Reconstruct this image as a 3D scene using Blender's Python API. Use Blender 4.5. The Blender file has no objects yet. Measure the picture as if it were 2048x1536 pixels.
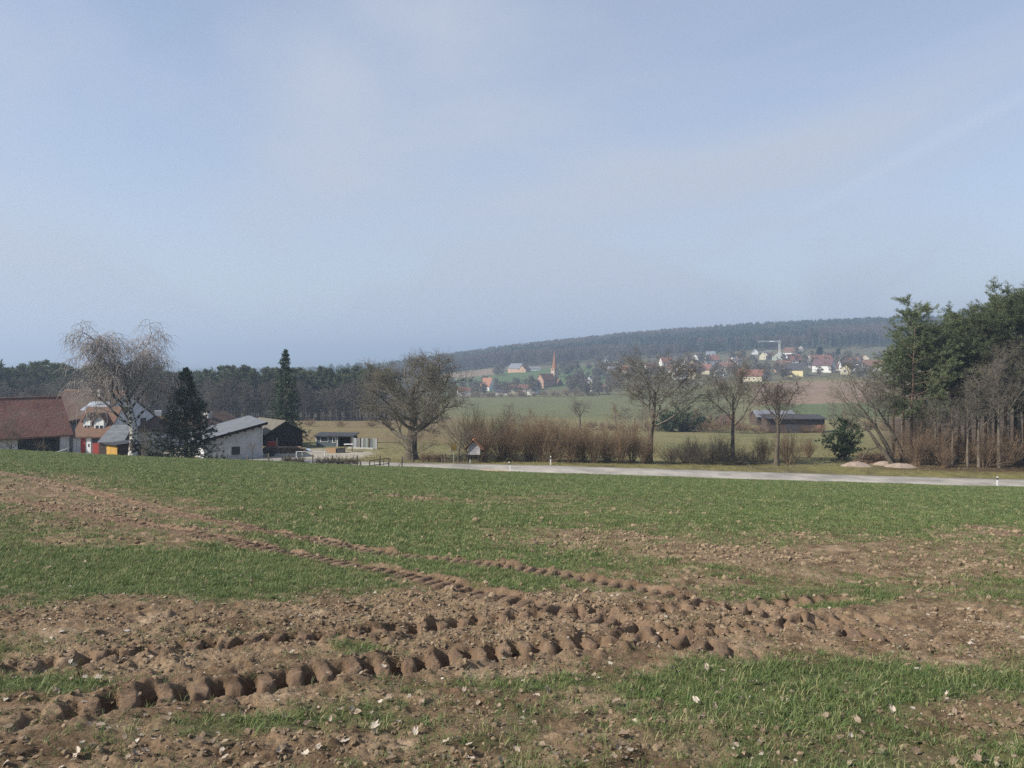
import bpy, bmesh, math, random
import numpy as np
from mathutils import Vector, Matrix

# ------------------------------------------------------------------ camera, sky, sun, exposure
S = bpy.context.scene
COL = S.collection
F, HX, HY, EYE = 1607.0, 1024.0, 715.0, 1.6      # survey constants: focal length and horizon of the photograph

cam_d = bpy.data.cameras.new("camera"); cam = bpy.data.objects.new("camera", cam_d); COL.objects.link(cam)
cam_d.sensor_width = 36.0; cam_d.lens = 36.0 * F / 2048.0
cam_d.shift_y = -(768.0 - HY) / 2048.0
cam_d.clip_start = 0.1; cam_d.clip_end = 60000
cam.location = (0, 0, EYE); cam.rotation_euler = (math.radians(90), 0, 0)
S.camera = cam

SUN_AZ, SUN_EL = math.radians(112), math.radians(38)    # azimuth measured from +Y towards -X (left)
sun_dir = Vector((-math.sin(SUN_AZ) * math.cos(SUN_EL), math.cos(SUN_AZ) * math.cos(SUN_EL), math.sin(SUN_EL)))

S.view_settings.view_transform = 'Standard'; S.view_settings.look = 'None'
S.view_settings.gamma = 1.0; S.view_settings.exposure = 0.4
S.view_settings.use_curve_mapping = False

W = bpy.data.worlds.new("World"); S.world = W; W.use_nodes = True
wn, wl = W.node_tree.nodes, W.node_tree.links
for n in list(wn): wn.remove(n)
def wnode(t, **k):
    n = wn.new(t)
    for a, b in k.items(): setattr(n, a, b)
    return n
out = wnode('ShaderNodeOutputWorld'); bg = wnode('ShaderNodeBackground'); bg.inputs['Strength'].default_value = 0.125
sky = wnode('ShaderNodeTexSky', sky_type='NISHITA'); sky.sun_disc = False
sky.sun_elevation = SUN_EL; sky.sun_rotation = -SUN_AZ
sky.altitude = 350; sky.air_density = 1.0; sky.dust_density = 0.7; sky.ozone_density = 1.5
tc = wnode('ShaderNodeTexCoord')
# thin cirrus veil over the whole dome: stretched noise on a cloud plane (direction / (z + c))
sep = wnode('ShaderNodeSeparateXYZ'); wl.new(tc.outputs['Generated'], sep.inputs[0])
def wmath(op, a, b=None, c=None):
    m = wnode('ShaderNodeMath', operation=op)
    for i, v in enumerate((a, b, c)):
        if v is None: continue
        if isinstance(v, (int, float)): m.inputs[i].default_value = v
        else: wl.new(v, m.inputs[i])
    return m.outputs[0]
zz = wmath('ADD', wmath('MAXIMUM', sep.outputs[2], 0.0), 0.22)
cx, cy = wmath('DIVIDE', sep.outputs[0], zz), wmath('DIVIDE', sep.outputs[1], zz)
comb = wnode('ShaderNodeCombineXYZ'); wl.new(cx, comb.inputs[0]); wl.new(cy, comb.inputs[1])
mp = wnode('ShaderNodeMapping'); wl.new(comb.outputs[0], mp.inputs[0])
mp.inputs['Location'].default_value = (0.3, 0.2, 0); mp.inputs['Rotation'].default_value = (0, 0, math.radians(20)); mp.inputs['Scale'].default_value = (0.55, 0.30, 1)
nz = wnode('ShaderNodeTexNoise'); nz.inputs['Scale'].default_value = 1.0; nz.inputs['Detail'].default_value = 7; nz.inputs['Roughness'].default_value = 0.49; nz.inputs['Distortion'].default_value = 0.7
wl.new(mp.outputs[0], nz.inputs['Vector'])
rmp = wnode('ShaderNodeMapRange', interpolation_type='SMOOTHSTEP')
rmp.inputs['From Min'].default_value = 0.40; rmp.inputs['From Max'].default_value = 0.62
rmp.inputs['To Min'].default_value = 0.26; rmp.inputs['To Max'].default_value = 0.92
wl.new(nz.outputs['Fac'], rmp.inputs['Value'])
# one old spread contrail: a soft straight line on the cloud plane
dline = wmath('ABSOLUTE', wmath('ADD', wmath('ADD', wmath('MULTIPLY', cx, 0.9647), wmath('MULTIPLY', cy, 0.2639)), -1.471))
ln = wnode('ShaderNodeMapRange', interpolation_type='SMOOTHSTEP'); ln.inputs['From Min'].default_value = 0.0; ln.inputs['From Max'].default_value = 0.05
ln.inputs["To Min"].default_value = 0.09; ln.inputs['To Max'].default_value = 0.0
wl.new(dline, ln.inputs['Value'])
low = wmath('MULTIPLY', wmath('POWER', 2.718, wmath('MULTIPLY', wmath('MAXIMUM', sep.outputs[2], 0.0), -5.5)), 0.85)   # a longer path through the veil towards the horizon
fac = wmath('MINIMUM', wmath('ADD', rmp.outputs[0], low), 0.97)
mixc = wnode('ShaderNodeMix', data_type='RGBA')
wl.new(fac, mixc.inputs['Factor']); wl.new(sky.outputs[0], mixc.inputs['A'])
mixc.inputs['B'].default_value = (3.25, 3.58, 4.32, 1)
mixt = wnode('ShaderNodeMix', data_type='RGBA'); brk = wnode('ShaderNodeMapRange', interpolation_type='SMOOTHSTEP'); brk.inputs['From Min'].default_value = 0.10; brk.inputs['From Max'].default_value = 0.24; wl.new(sep.outputs[2], brk.inputs['Value'])   # the trail dissolves towards the horizon
wl.new(wmath('MULTIPLY', ln.outputs[0], brk.outputs[0]), mixt.inputs['Factor']); wl.new(mixc.outputs['Result'], mixt.inputs['A']); mixt.inputs['B'].default_value = (5.2, 5.5, 6.1, 1)
wl.new(mixt.outputs['Result'], bg.inputs['Color']); wl.new(bg.outputs[0], out.inputs[0])

sl = bpy.data.lights.new("sun", 'SUN'); sl.energy = 5.0; sl.angle = math.radians(0.6); sl.color = (1.0, 0.94, 0.84)
so = bpy.data.objects.new("sun", sl); COL.objects.link(so)
so.rotation_euler = (-sun_dir).to_track_quat('-Z', 'Y').to_euler(); so.location = (-60, 20, 60)

cy_ = S.cycles
cy_.max_bounces = 5; cy_.diffuse_bounces = 2; cy_.glossy_bounces = 2; cy_.transmission_bounces = 3; cy_.transparent_max_bounces = 6; cy_.volume_bounces = 0
cy_.use_denoising = False; cy_.denoiser = "OPENIMAGEDENOISE"; cy_.denoising_input_passes = "RGB_ALBEDO_NORMAL"; cy_.denoising_prefilter = "ACCURATE"
cy_.use_adaptive_sampling = False

# ------------------------------------------------------------------ helpers
RNG = np.random.default_rng(7)
random.seed(7)

def tag(o, label=None, cat=None, group=None, kind=None):
    if label: o["label"] = label
    if cat: o["category"] = cat
    if group: o["group"] = group
    if kind: o["kind"] = kind
    return o

def link(o, parent=None):
    COL.objects.link(o)
    if parent is not None: o.parent = parent
    return o

def empty(name, loc=(0, 0, 0), rz=0.0):
    o = bpy.data.objects.new(name, None); o.location = loc; o.rotation_euler = (0, 0, rz); o.empty_display_size = 0.3
    return link(o)

def mesh_np(name, V, quads=None, tris=None, smooth=False):
    me = bpy.data.meshes.new(name)
    V = np.asarray(V, np.float32).reshape(-1, 3)
    nq = 0 if quads is None else len(quads); nt = 0 if tris is None else len(tris)
    me.vertices.add(len(V)); me.vertices.foreach_set("co", V.ravel())
    parts = []
    if nq: parts.append(np.asarray(quads, np.int32).ravel())
    if nt: parts.append(np.asarray(tris, np.int32).ravel())
    loops = np.concatenate(parts)
    me.loops.add(len(loops)); me.loops.foreach_set("vertex_index", loops)
    starts = np.concatenate([np.arange(nq) * 4, nq * 4 + np.arange(nt) * 3]).astype(np.int32)
    me.polygons.add(nq + nt); me.polygons.foreach_set("loop_start", starts)
    try: me.polygons.foreach_set("loop_total", np.concatenate([np.full(nq, 4), np.full(nt, 3)]).astype(np.int32))
    except Exception: pass
    if smooth: me.polygons.foreach_set("use_smooth", np.ones(nq + nt, bool))
    me.update(calc_edges=True)
    return me

def vcol(me, name, C):
    a = me.color_attributes.new(name, 'FLOAT_COLOR', 'POINT')
    C = np.concatenate([C, np.ones((len(C), 1))], 1).astype(np.float32)
    a.data.foreach_set("color", C.ravel())

def vfloat(me, name, v):
    a = me.attributes.new(name, 'FLOAT', 'POINT'); a.data.foreach_set("value", np.asarray(v, np.float32))

def obj(name, me, m=None, parent=None):
    o = bpy.data.objects.new(name, me)
    if m is not None and not me.materials: me.materials.append(m)
    return link(o, parent)

def copy_tree(o, parent=None):
    c = o.copy(); COL.objects.link(c); c.parent = parent
    for ch in o.children: copy_tree(ch, c)
    return c

class MB:
    """collects boxes, bars and polygons; build() links them as one mesh object"""
    def __init__(s): s.v = []; s.f = []
    def add(s, vs, fs):
        b = len(s.v); s.v += [tuple(v) for v in vs]; s.f += [tuple(i + b for i in f) for f in fs]; return s
    def box(s, x0, x1, y0, y1, z0, z1):
        return s.add([(x0,y0,z0),(x1,y0,z0),(x1,y1,z0),(x0,y1,z0),(x0,y0,z1),(x1,y0,z1),(x1,y1,z1),(x0,y1,z1)],
                     [(3,2,1,0),(4,5,6,7),(0,1,5,4),(1,2,6,5),(2,3,7,6),(3,0,4,7)])
    def bar(s, a, b, w, h=None, up=(0, 0, 1)):
        a, b = Vector(a), Vector(b); h = h or w
        t = (b - a).normalized(); u = Vector(up)
        if abs(t.dot(u)) > 0.95: u = Vector((1, 0, 0))
        sx = t.cross(u).normalized() * w / 2; sz = sx.cross(t).normalized() * h / 2
        return s.add([a-sx-sz, a+sx-sz, a+sx+sz, a-sx+sz, b-sx-sz, b+sx-sz, b+sx+sz, b-sx+sz],
                     [(3,2,1,0),(4,5,6,7),(0,1,5,4),(1,2,6,5),(2,3,7,6),(3,0,4,7)])
    def prism(s, poly, d):
        """closed solid: planar polygon extruded by vector d"""
        n = len(poly); d = Vector(d)
        vs = [Vector(p) for p in poly] + [Vector(p) + d for p in poly]
        fs = [tuple(range(n))[::-1], tuple(range(n, 2*n))] + [(i, (i+1) % n, n + (i+1) % n, n + i) for i in range(n)]
        return s.add(vs, fs)
    def tube(s, pts, rads, n=8):
        pts = [Vector(p) for p in pts]; b = len(s.v)
        for i, p in enumerate(pts):
            t = (pts[min(i+1, len(pts)-1)] - pts[max(i-1, 0)]).normalized()
            u = Vector((0, 0, 1)) if abs(t.z) < 0.9 else Vector((1, 0, 0))
            a = t.cross(u).normalized(); c = a.cross(t).normalized()
            for k in range(n):
                q = 2*math.pi*k/n; s.v.append(tuple(p + (a*math.cos(q) + c*math.sin(q)) * rads[i]))
        for i in range(len(pts)-1):
            for k in range(n):
                s.f.append((b+i*n+k, b+i*n+(k+1) % n, b+(i+1)*n+(k+1) % n, b+(i+1)*n+k))
        s.f.append(tuple(b+k for k in range(n))[::-1]); s.f.append(tuple(b+(len(pts)-1)*n+k for k in range(n)))
        return s
    def mesh(s, name):
        me = bpy.data.meshes.new(name); me.from_pydata(s.v, [], s.f); me.update()
        bm = bmesh.new(); bm.from_mesh(me); bmesh.ops.recalc_face_normals(bm, faces=bm.faces); bm.to_mesh(me); bm.free()
        return me
    def build(s, name, m, parent=None): return obj(name, s.mesh(name), m, parent)

# ------------------------------------------------------------------ numpy noise
def _hash(ix, iy, seed):
    h = (ix.astype(np.int64) * 374761393 + iy.astype(np.int64) * 668265263 + seed * 974634777) & 0x7fffffff
    h = ((h ^ (h >> 13)) * 1274126177) & 0x7fffffff
    h = ((h ^ (h >> 16)) * 2246822519) & 0x7fffffff
    return (h & 0xffffff) / float(0xffffff)
def vnoise(x, y, seed=0):
    ix = np.floor(x); iy = np.floor(y); fx = x - ix; fy = y - iy
    fx = fx*fx*fx*(fx*(fx*6-15)+10); fy = fy*fy*fy*(fy*(fy*6-15)+10)
    a = _hash(ix, iy, seed); b = _hash(ix+1, iy, seed); c = _hash(ix, iy+1, seed); d = _hash(ix+1, iy+1, seed)
    return (a*(1-fx)+b*fx)*(1-fy) + (c*(1-fx)+d*fx)*fy
def fbm(x, y, seed=0, oct=4, gain=0.5):
    s = 0; a = 1; t = 0
    for o in range(oct):
        ca, sa = math.cos(0.6*o+0.3), math.sin(0.6*o+0.3)
        s = s + a*vnoise((x*ca-y*sa)*2**o, (x*sa+y*ca)*2**o, seed+o*17); t += a; a *= gain
    return s/t
def sstep(a, b, x):
    t = np.clip((x-a)/(b-a), 0, 1); return t*t*(3-2*t)

# ------------------------------------------------------------------ materials
def new_mat(name):
    m = bpy.data.materials.new(name); m.use_nodes = True
    nt = m.node_tree; b = nt.nodes['Principled BSDF']
    b.inputs['Specular IOR Level'].default_value = 0.25
    return m, nt.nodes, nt.links, b
def mat(name, c1, c2=None, rough=0.85, scale=4.0, detail=6, bump=0.0, bscale=None, coords='Object', stretch=(1,1,1), c3=None, spec=0.2, metal=0.0, objvar=0.0, lo=0.35, hi=0.65):
    m, N, L, b = new_mat(name)
    b.inputs['Roughness'].default_value = rough; b.inputs['Specular IOR Level'].default_value = spec; b.inputs['Metallic'].default_value = metal
    t = N.new('ShaderNodeTexCoord'); mpn = N.new('ShaderNodeMapping'); mpn.inputs['Scale'].default_value = stretch
    L.new(t.outputs[coords], mpn.inputs[0])
    nz = N.new('ShaderNodeTexNoise'); nz.inputs['Scale'].default_value = scale; nz.inputs['Detail'].default_value = detail; nz.inputs['Roughness'].default_value = 0.62
    L.new(mpn.outputs[0], nz.inputs['Vector'])
    r = N.new('ShaderNodeValToRGB'); e = r.color_ramp.elements
    e[0].position = lo; e[0].color = (*c1, 1); e[1].position = hi; e[1].color = (*(c2 or c1), 1)
    if c3: k = e.new(0.5*(lo+hi)); k.color = (*c3, 1)
    L.new(nz.outputs['Fac'], r.inputs[0])
    colo = r.outputs[0]
    if objvar:
        oi = N.new('ShaderNodeObjectInfo'); hs = N.new('ShaderNodeHueSaturation')
        mr = N.new('ShaderNodeMapRange'); mr.inputs['To Min'].default_value = 1-objvar; mr.inputs['To Max'].default_value = 1+objvar
        L.new(oi.outputs['Random'], mr.inputs['Value']); L.new(mr.outputs[0], hs.inputs['Value']); L.new(colo, hs.inputs['Color']); colo = hs.outputs[0]
    L.new(colo, b.inputs['Base Color'])
    if bump:
        bp = N.new('ShaderNodeBump'); bp.inputs['Strength'].default_value = bump; bp.inputs['Distance'].default_value = 0.05
        n2 = nz
        if bscale:
            n2 = N.new('ShaderNodeTexNoise'); n2.inputs['Scale'].default_value = bscale; n2.inputs['Detail'].default_value = 5; L.new(mpn.outputs[0], n2.inputs['Vector'])
        L.new(n2.outputs['Fac'], bp.inputs['Height']); L.new(bp.outputs[0], b.inputs['Normal'])
    return m

# ------------------------------------------------------------------ terrain function
ROAD = np.array([(140,84.5),(90,86.0),(55.5,87.1),(38,87.0),(20.3,87.1),(9,87.4),(0,87.9),(-7,88.5),(-12.5,89.6),(-17,91.6),(-22,95.0),(-28,97.7),(-36,99.6),(-50,101.6),(-80,104),(-140,107)], float)
def _resample(P, step):
    d = np.r_[0, np.cumsum(np.hypot(*np.diff(P, axis=0).T))]; n = int(d[-1]/step)
    t = np.linspace(0, d[-1], n); return np.c_[np.interp(t, d, P[:,0]), np.interp(t, d, P[:,1])]
_rd = _resample(ROAD, 2.0)
for _ in range(12): _rd[1:-1] = 0.25*_rd[:-2] + 0.5*_rd[1:-1] + 0.25*_rd[2:]
RD = _rd
def road_dist(x, y):
    """distance to the road centre line (only meaningful near it) and nearest index"""
    best = np.full(x.shape, 1e9); idx = np.zeros(x.shape, int)
    m = (y > 70) & (y < 125) & (np.abs(x) < 145)
    if not m.any(): return best, idx
    xs, ys = x[m], y[m]; b = np.full(xs.shape, 1e9); ii = np.zeros(xs.shape, int)
    for i in range(len(RD)-1):
        a, c = RD[i], RD[i+1]; e = c-a; L2 = e@e
        t = np.clip(((xs-a[0])*e[0]+(ys-a[1])*e[1])/L2, 0, 1)
        dd = np.hypot(xs-a[0]-t*e[0], ys-a[1]-t*e[1]); k = dd < b
        b = np.where(k, dd, b); ii = np.where(k, i, ii)
    best[m] = b; idx[m] = ii
    return best, idx

TP = np.array([-800, 0, 450, 800, 1024, 1300, 1600, 1800, 2048, 2900], float)
TD = np.array([84, 90, 100, 120, 150, 200, 260, 350, 450, 600, 720, 900, 1100, 1600, 2000, 3000, 6000, 9500, 13000, 16500, 30000], float)
TZ = np.array([
 [-10.3,-10.7,-10.8,-10.5,-10.5,-10.9,-11.4,-11.8,-12.1,-13.0],
 [-10.5,-10.9,-10.9,-10.4,-10.4,-10.7,-11.2,-11.5,-11.9,-13.0],
 [-11.0,-11.2,-11.2,-11.1,-11.0,-11.2,-11.2,-11.1,-11.3,-11.5],
 [-11.0,-11.2,-11.2,-11.5,-12.0,-12.4,-12.4,-12.0,-11.8,-11.0],
 [-12.0,-12.5,-12.8,-13.0,-14.0,-14.2,-14.2,-13.8,-13.0,-12.0],
 [-14.0,-14.5,-15.0,-15.6,-17.0,-17.2,-17.2,-16.5,-15.0,-13.0],
 [-18.0,-18.5,-18.8,-18.8,-19.5,-19.7,-19.6,-18.0,-16.0,-13.0],
 [-21.0,-22.0,-23.0,-24.0,-24.3,-24.0,-23.5,-22.0,-18.0,-14.0],
 [-24.0,-25.0,-26.0,-26.6,-26.6,-25.5,-23.6,-22.0,-19.0,-16.0],
 [-28.0,-29.0,-29.0,-29.0,-28.6,-24.0,-16.0,-15.0,-14.0,-12.0],
 [-34.0,-34.0,-34.0,-32.0,-28.5,-18.6,-10.0,-7.4,-6.0,-5.0],
 [-40.0,-40.0,-40.0,-32.0,-19.0,-8.0,  1.0,  3.0,  4.0,  5.0],
 [-45.0,-45.0,-45.0,-30.0,-11.0,  0.0, 12.0, 16.0, 18.0, 20.0],
 [-50.0,-50.0,-48.0,-24.0, 10.0, 39.0, 57.0, 66.0, 77.0, 90.0],
 [-55.0,-55.0,-55.0,-42.0, -5.0, 25.0, 45.0, 55.0, 65.0, 75.0],
 [-60.0,-60.0,-60.0,-52.0,-30.0,  0.0, 20.0, 30.0, 40.0, 50.0],
 [-66.0,-66.0,-66.0,-66.0,-60.0,-60.0,-60.0,-60.0,-60.0,-60.0],
 [-52.0,-50.0,-46.0,-40.0,-40.0,-40.0,-40.0,-40.0,-40.0,-40.0],
 [-60.0,-60.0,-60.0,-60.0,-60.0,-60.0,-60.0,-60.0,-60.0,-60.0],
 [ -8.0, -6.0,-14.0,  6.0, 10.0, 10.0, 10.0, 10.0, 10.0, 10.0],
 [-90.0]*10], float)
# dense smooth lookup table in (px, log d)
_gp = np.linspace(-800, 2900, 371); _gl = np.linspace(math.log(84), math.log(30000), 640)
_t1 = np.array([np.interp(_gp, TP, r) for r in TZ])
_tab = np.array([np.interp(_gl, np.log(TD), _t1[:, i]) for i in range(len(_gp))]).T
for _ in range(30): _tab[:, 1:-1] = 0.25*_tab[:, :-2]+0.5*_tab[:, 1:-1]+0.25*_tab[:, 2:]
for _ in range(14): _tab[1:-1] = 0.25*_tab[:-2]+0.5*_tab[1:-1]+0.25*_tab[2:]
def table(x, y):
    y = np.maximum(y, 84.0)
    p = np.clip((x/y*F+HX+800)/3700*370, 0, 369.999); q = np.clip((np.log(y)-_gl[0])/(_gl[-1]-_gl[0])*639, 0, 638.999)
    i = q.astype(int); j = p.astype(int); a = q-i; b = p-j
    return (_tab[i,j]*(1-a)*(1-b)+_tab[i+1,j]*a*(1-b)+_tab[i,j+1]*(1-a)*b+_tab[i+1,j+1]*a*b)
def field_plane(x, y):
    xx = np.clip(x, -90, 90)
    return -0.1226*y - 0.0367*x + 0.00012*xx*xx + (fbm(x*0.12, y*0.12, 5, 3)-0.5)*0.22*sstep(4, 14, y)
def edge_y(x):
    """far edge of the sown field"""
    r = np.interp(x, RD[::-1,0], RD[::-1,1])
    return np.minimum(r - 3.9 - 0.35*(fbm(x*0.5, x*0+3.3, 9, 3)-0.5), 84.6)
_rz = None
def terrain(x, y):
    x = np.asarray(x, float); y = np.asarray(y, float)
    e = edge_y(x)
    k = sstep(0.0, 1.0, (y-e)/np.where(x < -10, 5.0, 1.3))
    z = field_plane(x, np.minimum(y, 92))*(1-k)
    zt = table(x, y)
    far = sstep(95, 140, y)
    zt = zt + far*(fbm(x*0.02, y*0.02, 21, 4)-0.5)*1.2*sstep(100, 300, y)
    zt = zt + sstep(900, 3000, y)*(fbm(x*0.004, y*0.004, 31, 4)-0.5)*10 + sstep(5000, 9000, y)*(fbm(x*0.0007, y*0.0004, 41, 4)-0.5)*46
    z = z + zt*k
    if _rz is not None:
        d, i = road_dist(x, y)
        w = 1 - sstep(2.9, 5.2, d)
        z = np.where(d < 6, z*(1-w) + (_rz[i]-0.05)*w, z)
    return z
_rz = None
_zr = table(RD[:,0], RD[:,1])
for _ in range(10): _zr[1:-1] = 0.25*_zr[:-2]+0.5*_zr[1:-1]+0.25*_zr[2:]
_rz = _zr
def tz(x, y): return float(terrain(np.array([x]), np.array([y]))[0])
def wx(px, d): return (px-HX)/F*d
def wz(py, d): return EYE-(py-HY)/F*d
def W3(px, py, d): return Vector((wx(px, d), d, wz(py, d)))
def ground_at(px, d): x = wx(px, d); return Vector((x, d, tz(x, d)))

# ------------------------------------------------------------------ the sown field: tyre tracks, clods, masks
def unproj(px, py):
    """point of the bare field plane seen at a pixel of the photograph"""
    u = (px-HX)/F; dep = (py-HY)/F
    d = 10.0
    for _ in range(60): d = 1.6/max(dep-0.1226-0.0367*u+0.00012*u*u*d, 0.004)*0.5+d*0.5
    return u*d, d
def track(pts):
    P = np.array([unproj(*p) for p in pts]); P = P[np.argsort(P[:,0])]
    xs = np.linspace(P[0,0], P[-1,0], 600); ys = np.interp(xs, P[:,0], P[:,1])
    k = np.ones(41)/41; yp = np.r_[[ys[0]-(ys[1]-ys[0])*i for i in range(20,0,-1)], ys, [ys[-1]+(ys[-1]-ys[-2])*i for i in range(1,21)]]
    ys = np.convolve(yp, k, 'valid')
    s = np.r_[0, np.cumsum(np.hypot(np.diff(xs), np.diff(ys)))]; sl = np.gradient(ys, xs)
    return xs, ys, s, sl
TR = [  # polyline in the photograph, width, depth, lug amplitude, lug slant
 (track([(-60,936),(0,947),(120,968),(280,1008),(440,1043),(600,1075),(720,1097),(860,1116),(1000,1136),(1130,1158),(1250,1180),(1380,1205),(1500,1232),(1600,1255),(1680,1266),(1790,1290),(1960,1318)]), 0.42, 0.035, 0.092, 0.95, 0.205),
 (track([(-60,985),(0,995),(180,1027),(400,1068),(560,1103),(660,1122),(760,1142),(850,1164),(940,1188),(1010,1204),(1080,1219),(1170,1240),(1250,1262),(1330,1285),(1420,1303),(1500,1318),(1590,1330)]), 0.44, 0.04, 0.096, 0.90, 0.205),
 (track([(-120,1368),(0,1348),(130,1331),(250,1313),(380,1297),(500,1291),(600,1282),(700,1277),(800,1266),(900,1254),(1000,1244),(1120,1238),(1300,1228),(1500,1216),(1680,1203),(1760,1197)]), 0.35, 0.080, 0.108, -1.05, 0.22),
 (track([(-120,1475),(0,1455),(150,1428),(270,1408),(400,1388),(500,1374),(600,1359),(700,1347),(850,1331),(1000,1311),(1100,1301),(1200,1291),(1300,1281),(1400,1270),(1500,1262),(1600,1257),(1700,1247),(1790,1236)]), 0.39, 0.100, 0.128, -1.0, 0.215),
]
def track_fields(x, y):
    h = np.zeros_like(x); mask = np.zeros_like(x); berm = np.zeros_like(x)
    wob = (fbm(x*2.2, y*2.2, 77, 3)-0.5)
    for k, ((xs, ys, s, sl), wd, dep, amp, slant, pitch) in enumerate(TR):
        m = (x > xs[0]) & (x < xs[-1]) & (y < 45)
        if not m.any(): continue
        X, Y = x[m], y[m]
        f = np.interp(X, xs, ys); g = np.interp(X, xs, sl); c = 1/np.sqrt(1+g*g)
        t = (Y-f)*c; sarc = np.interp(X, xs, s) + (Y-f)*c*g
        near = np.abs(t) < 1.2
        endw = sstep(0, 1.2, sarc-s[0]) * sstep(0, 1.0, s[-1]-sarc)
        wl_ = wd*(1+0.25*wob[m])
        tw = t/wl_
        ins = (1-sstep(0.40, 0.56, np.abs(tw+0.10*wob[m])))*endw
        ph = sarc/pitch + slant*tw + 0.9*tw*tw + 0.35*wob[m]
        fr = ph - np.floor(ph); cell = np.floor(ph)
        rnd = _hash(cell, cell*0+k*7, 3)
        fade = 0.72+0.28*sstep(0.33, 0.55, fbm(sarc*0.5, sarc*0+k*5.1, 55, 2))
        crumb = (fbm(X*14, Y*14, 58, 3, 0.6)-0.5)
        if k < 2:      # slanted lumps the whole width of the tyre, undercut on the side away from its push
            lug = sstep(0.0, 0.26, fr+0.06*crumb)*(1-sstep(0.76, 0.84, fr+0.10*crumb))
            hh = -dep*ins + (amp*lug*(0.8+0.35*rnd)*fade*(1-0.45*(np.abs(tw)*2)**3) - 0.02*(1-lug))*ins
        else:          # comb of square blocks along the far wall, smooth floor on the near side
            lug = sstep(0.0, 0.10, fr+0.08*crumb)*(1-sstep(0.54, 0.61, fr+0.10*crumb))
            prof = sstep(-0.16, 0.06, tw+0.10*crumb)
            hh = -dep*ins + amp*lug*ins*prof*(0.82+0.28*rnd)*fade - 0.06*ins*(1-lug)*prof
        hh = hh + 0.038*crumb*ins
        side = np.exp(-((np.abs(tw)-0.62)/0.16)**2)*(0.35+0.65*(t > 0)) if k < 2 else np.exp(-((np.abs(tw)-0.66)/0.17)**2)*(0.9-0.25*(t > 0))
        br = side*endw*np.clip(fbm(sarc*2.6, t*5, 61+k, 3)*2.1-0.55, 0, 1.3)
        hh = hh + 0.060*br
        hh = np.where(near, hh, 0)
        # later wheels overprint earlier ones
        old = h[m]; h[m] = np.where(ins > 0.5, hh*0.8+0.2*old, old+hh)
        mask[m] = np.maximum(mask[m], np.where(near, ins, 0)); berm[m] = np.maximum(berm[m], np.where(near, np.clip(br, 0, 1), 0))
    return h, mask, berm
# soft patches (px, py, rx, ry, value): how much of the soil the young wheat covers
PATCH = [
 (60, 975, 190, 32, -0.75), (260, 1010, 190, 22, -0.55), (430, 1072, 160, 14, -0.45), (60, 1085, 120, 22, -0.35), (300, 1085, 210, 14, -0.42),
 (300, 1060, 200, 14, -0.2), (170, 1035, 260, 22, -0.35), (640, 1125, 180, 14, -0.45), (900, 1160, 90, 20, -0.35),
 (980, 1000, 420, 7, -0.42), (760, 993, 140, 6, -0.3), (1250, 1018, 260, 7, -0.3),
 (240, 1240, 400, 36, -0.85), (750, 1205, 300, 32, -0.65), (620, 1240, 440, 26, -0.75), (1080, 1220, 260, 40, -0.85),
 (1300, 1250, 420, 45, -0.9), (1700, 1260, 330, 40, -0.8), (300, 1330, 400, 45, -0.62), (1000, 1275, 380, 32, -0.8), (900, 1330, 330, 30, -0.55),
 (250, 1420, 420, 36, -0.50), (150, 1525, 460, 46, -0.62), (420, 1500, 300, 26, -0.3), (560, 1400, 220, 22, -0.4), (700, 1475, 240, 30, -0.35), (1050, 1400, 340, 26, -0.18), (1900, 1280, 240, 40, -0.55),
 (1150, 1085, 190, 20, -0.50), (1340, 1105, 120, 16, -0.4), (1470, 1112, 150, 14, -0.7), (1650, 1120, 420, 34, -0.42), (1900, 1130, 260, 44, -0.38), (1990, 1062, 90, 10, -0.75),
 (1560, 1150, 420, 28, -0.35), (1880, 1195, 200, 20, -0.3), (1960, 1222, 230, 26, -0.75), (1400, 1180, 300, 14, -0.25), (1800, 1080, 420, 24, -0.28), (1500, 1060, 600, 20, -0.12),
 (100, 1378, 140, 26, 0.60), (720, 1303, 85, 16, 0.75), (1730, 1203, 170, 13, 0.6), (1560, 1372, 320, 34, 0.55), (1480, 1400, 230, 60, 0.30), (1850, 1362, 260, 28, 0.35), (1620, 1215, 70, 9, 0.2),
 (560, 1445, 140, 22, 0.40), (380, 1445, 120, 20, 0.22), (1000, 1355, 200, 20, 0.25), (1750, 1470, 420, 70, -0.12), (2000, 1440, 160, 40, -0.2), (1150, 1480, 380, 60, -0.15), (430, 1120, 420, 42, 0.35), (200, 1165, 260, 26, 0.35), (640, 1175, 130, 16, 0.2), (830, 1135, 110, 16, 0.35), (1050, 1165, 130, 18, 0.5)]
def cover(x, y):
    yy = np.maximum(y, 0.5)
    z = -0.1226*yy-0.0367*x+0.00012*np.clip(x, -90, 90)**2
    px = x/yy*F+HX; py = HY+F*(EYE-z)/yy
    # warp the patch outlines with noise so that no edge is clean
    w = fbm(x*1.1, y*1.1, 101, 4)-0.5; w2 = fbm(x*1.1+40, y*1.1, 103, 4)-0.5
    px = px+w*150; py = py+w2*42
    g = np.ones_like(x)*0.97
    g = g - 0.22*sstep(1240, 1330, py)
    for (cx, cyy, rx, ry, v) in PATCH:
        q = ((px-cx)/rx)**2+((py-cyy)/ry)**2
        m = q < 6
        g[m] += v*np.exp(-q[m]**1.1)
    g = g + (fbm(x*2.1, y*2.1, 111, 4)-0.5)*0.75*sstep(60, 10, y) + (fbm(x*0.35, y*0.35, 113, 3)-0.5)*0.3
    return np.clip(g, 0, 1)

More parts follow.
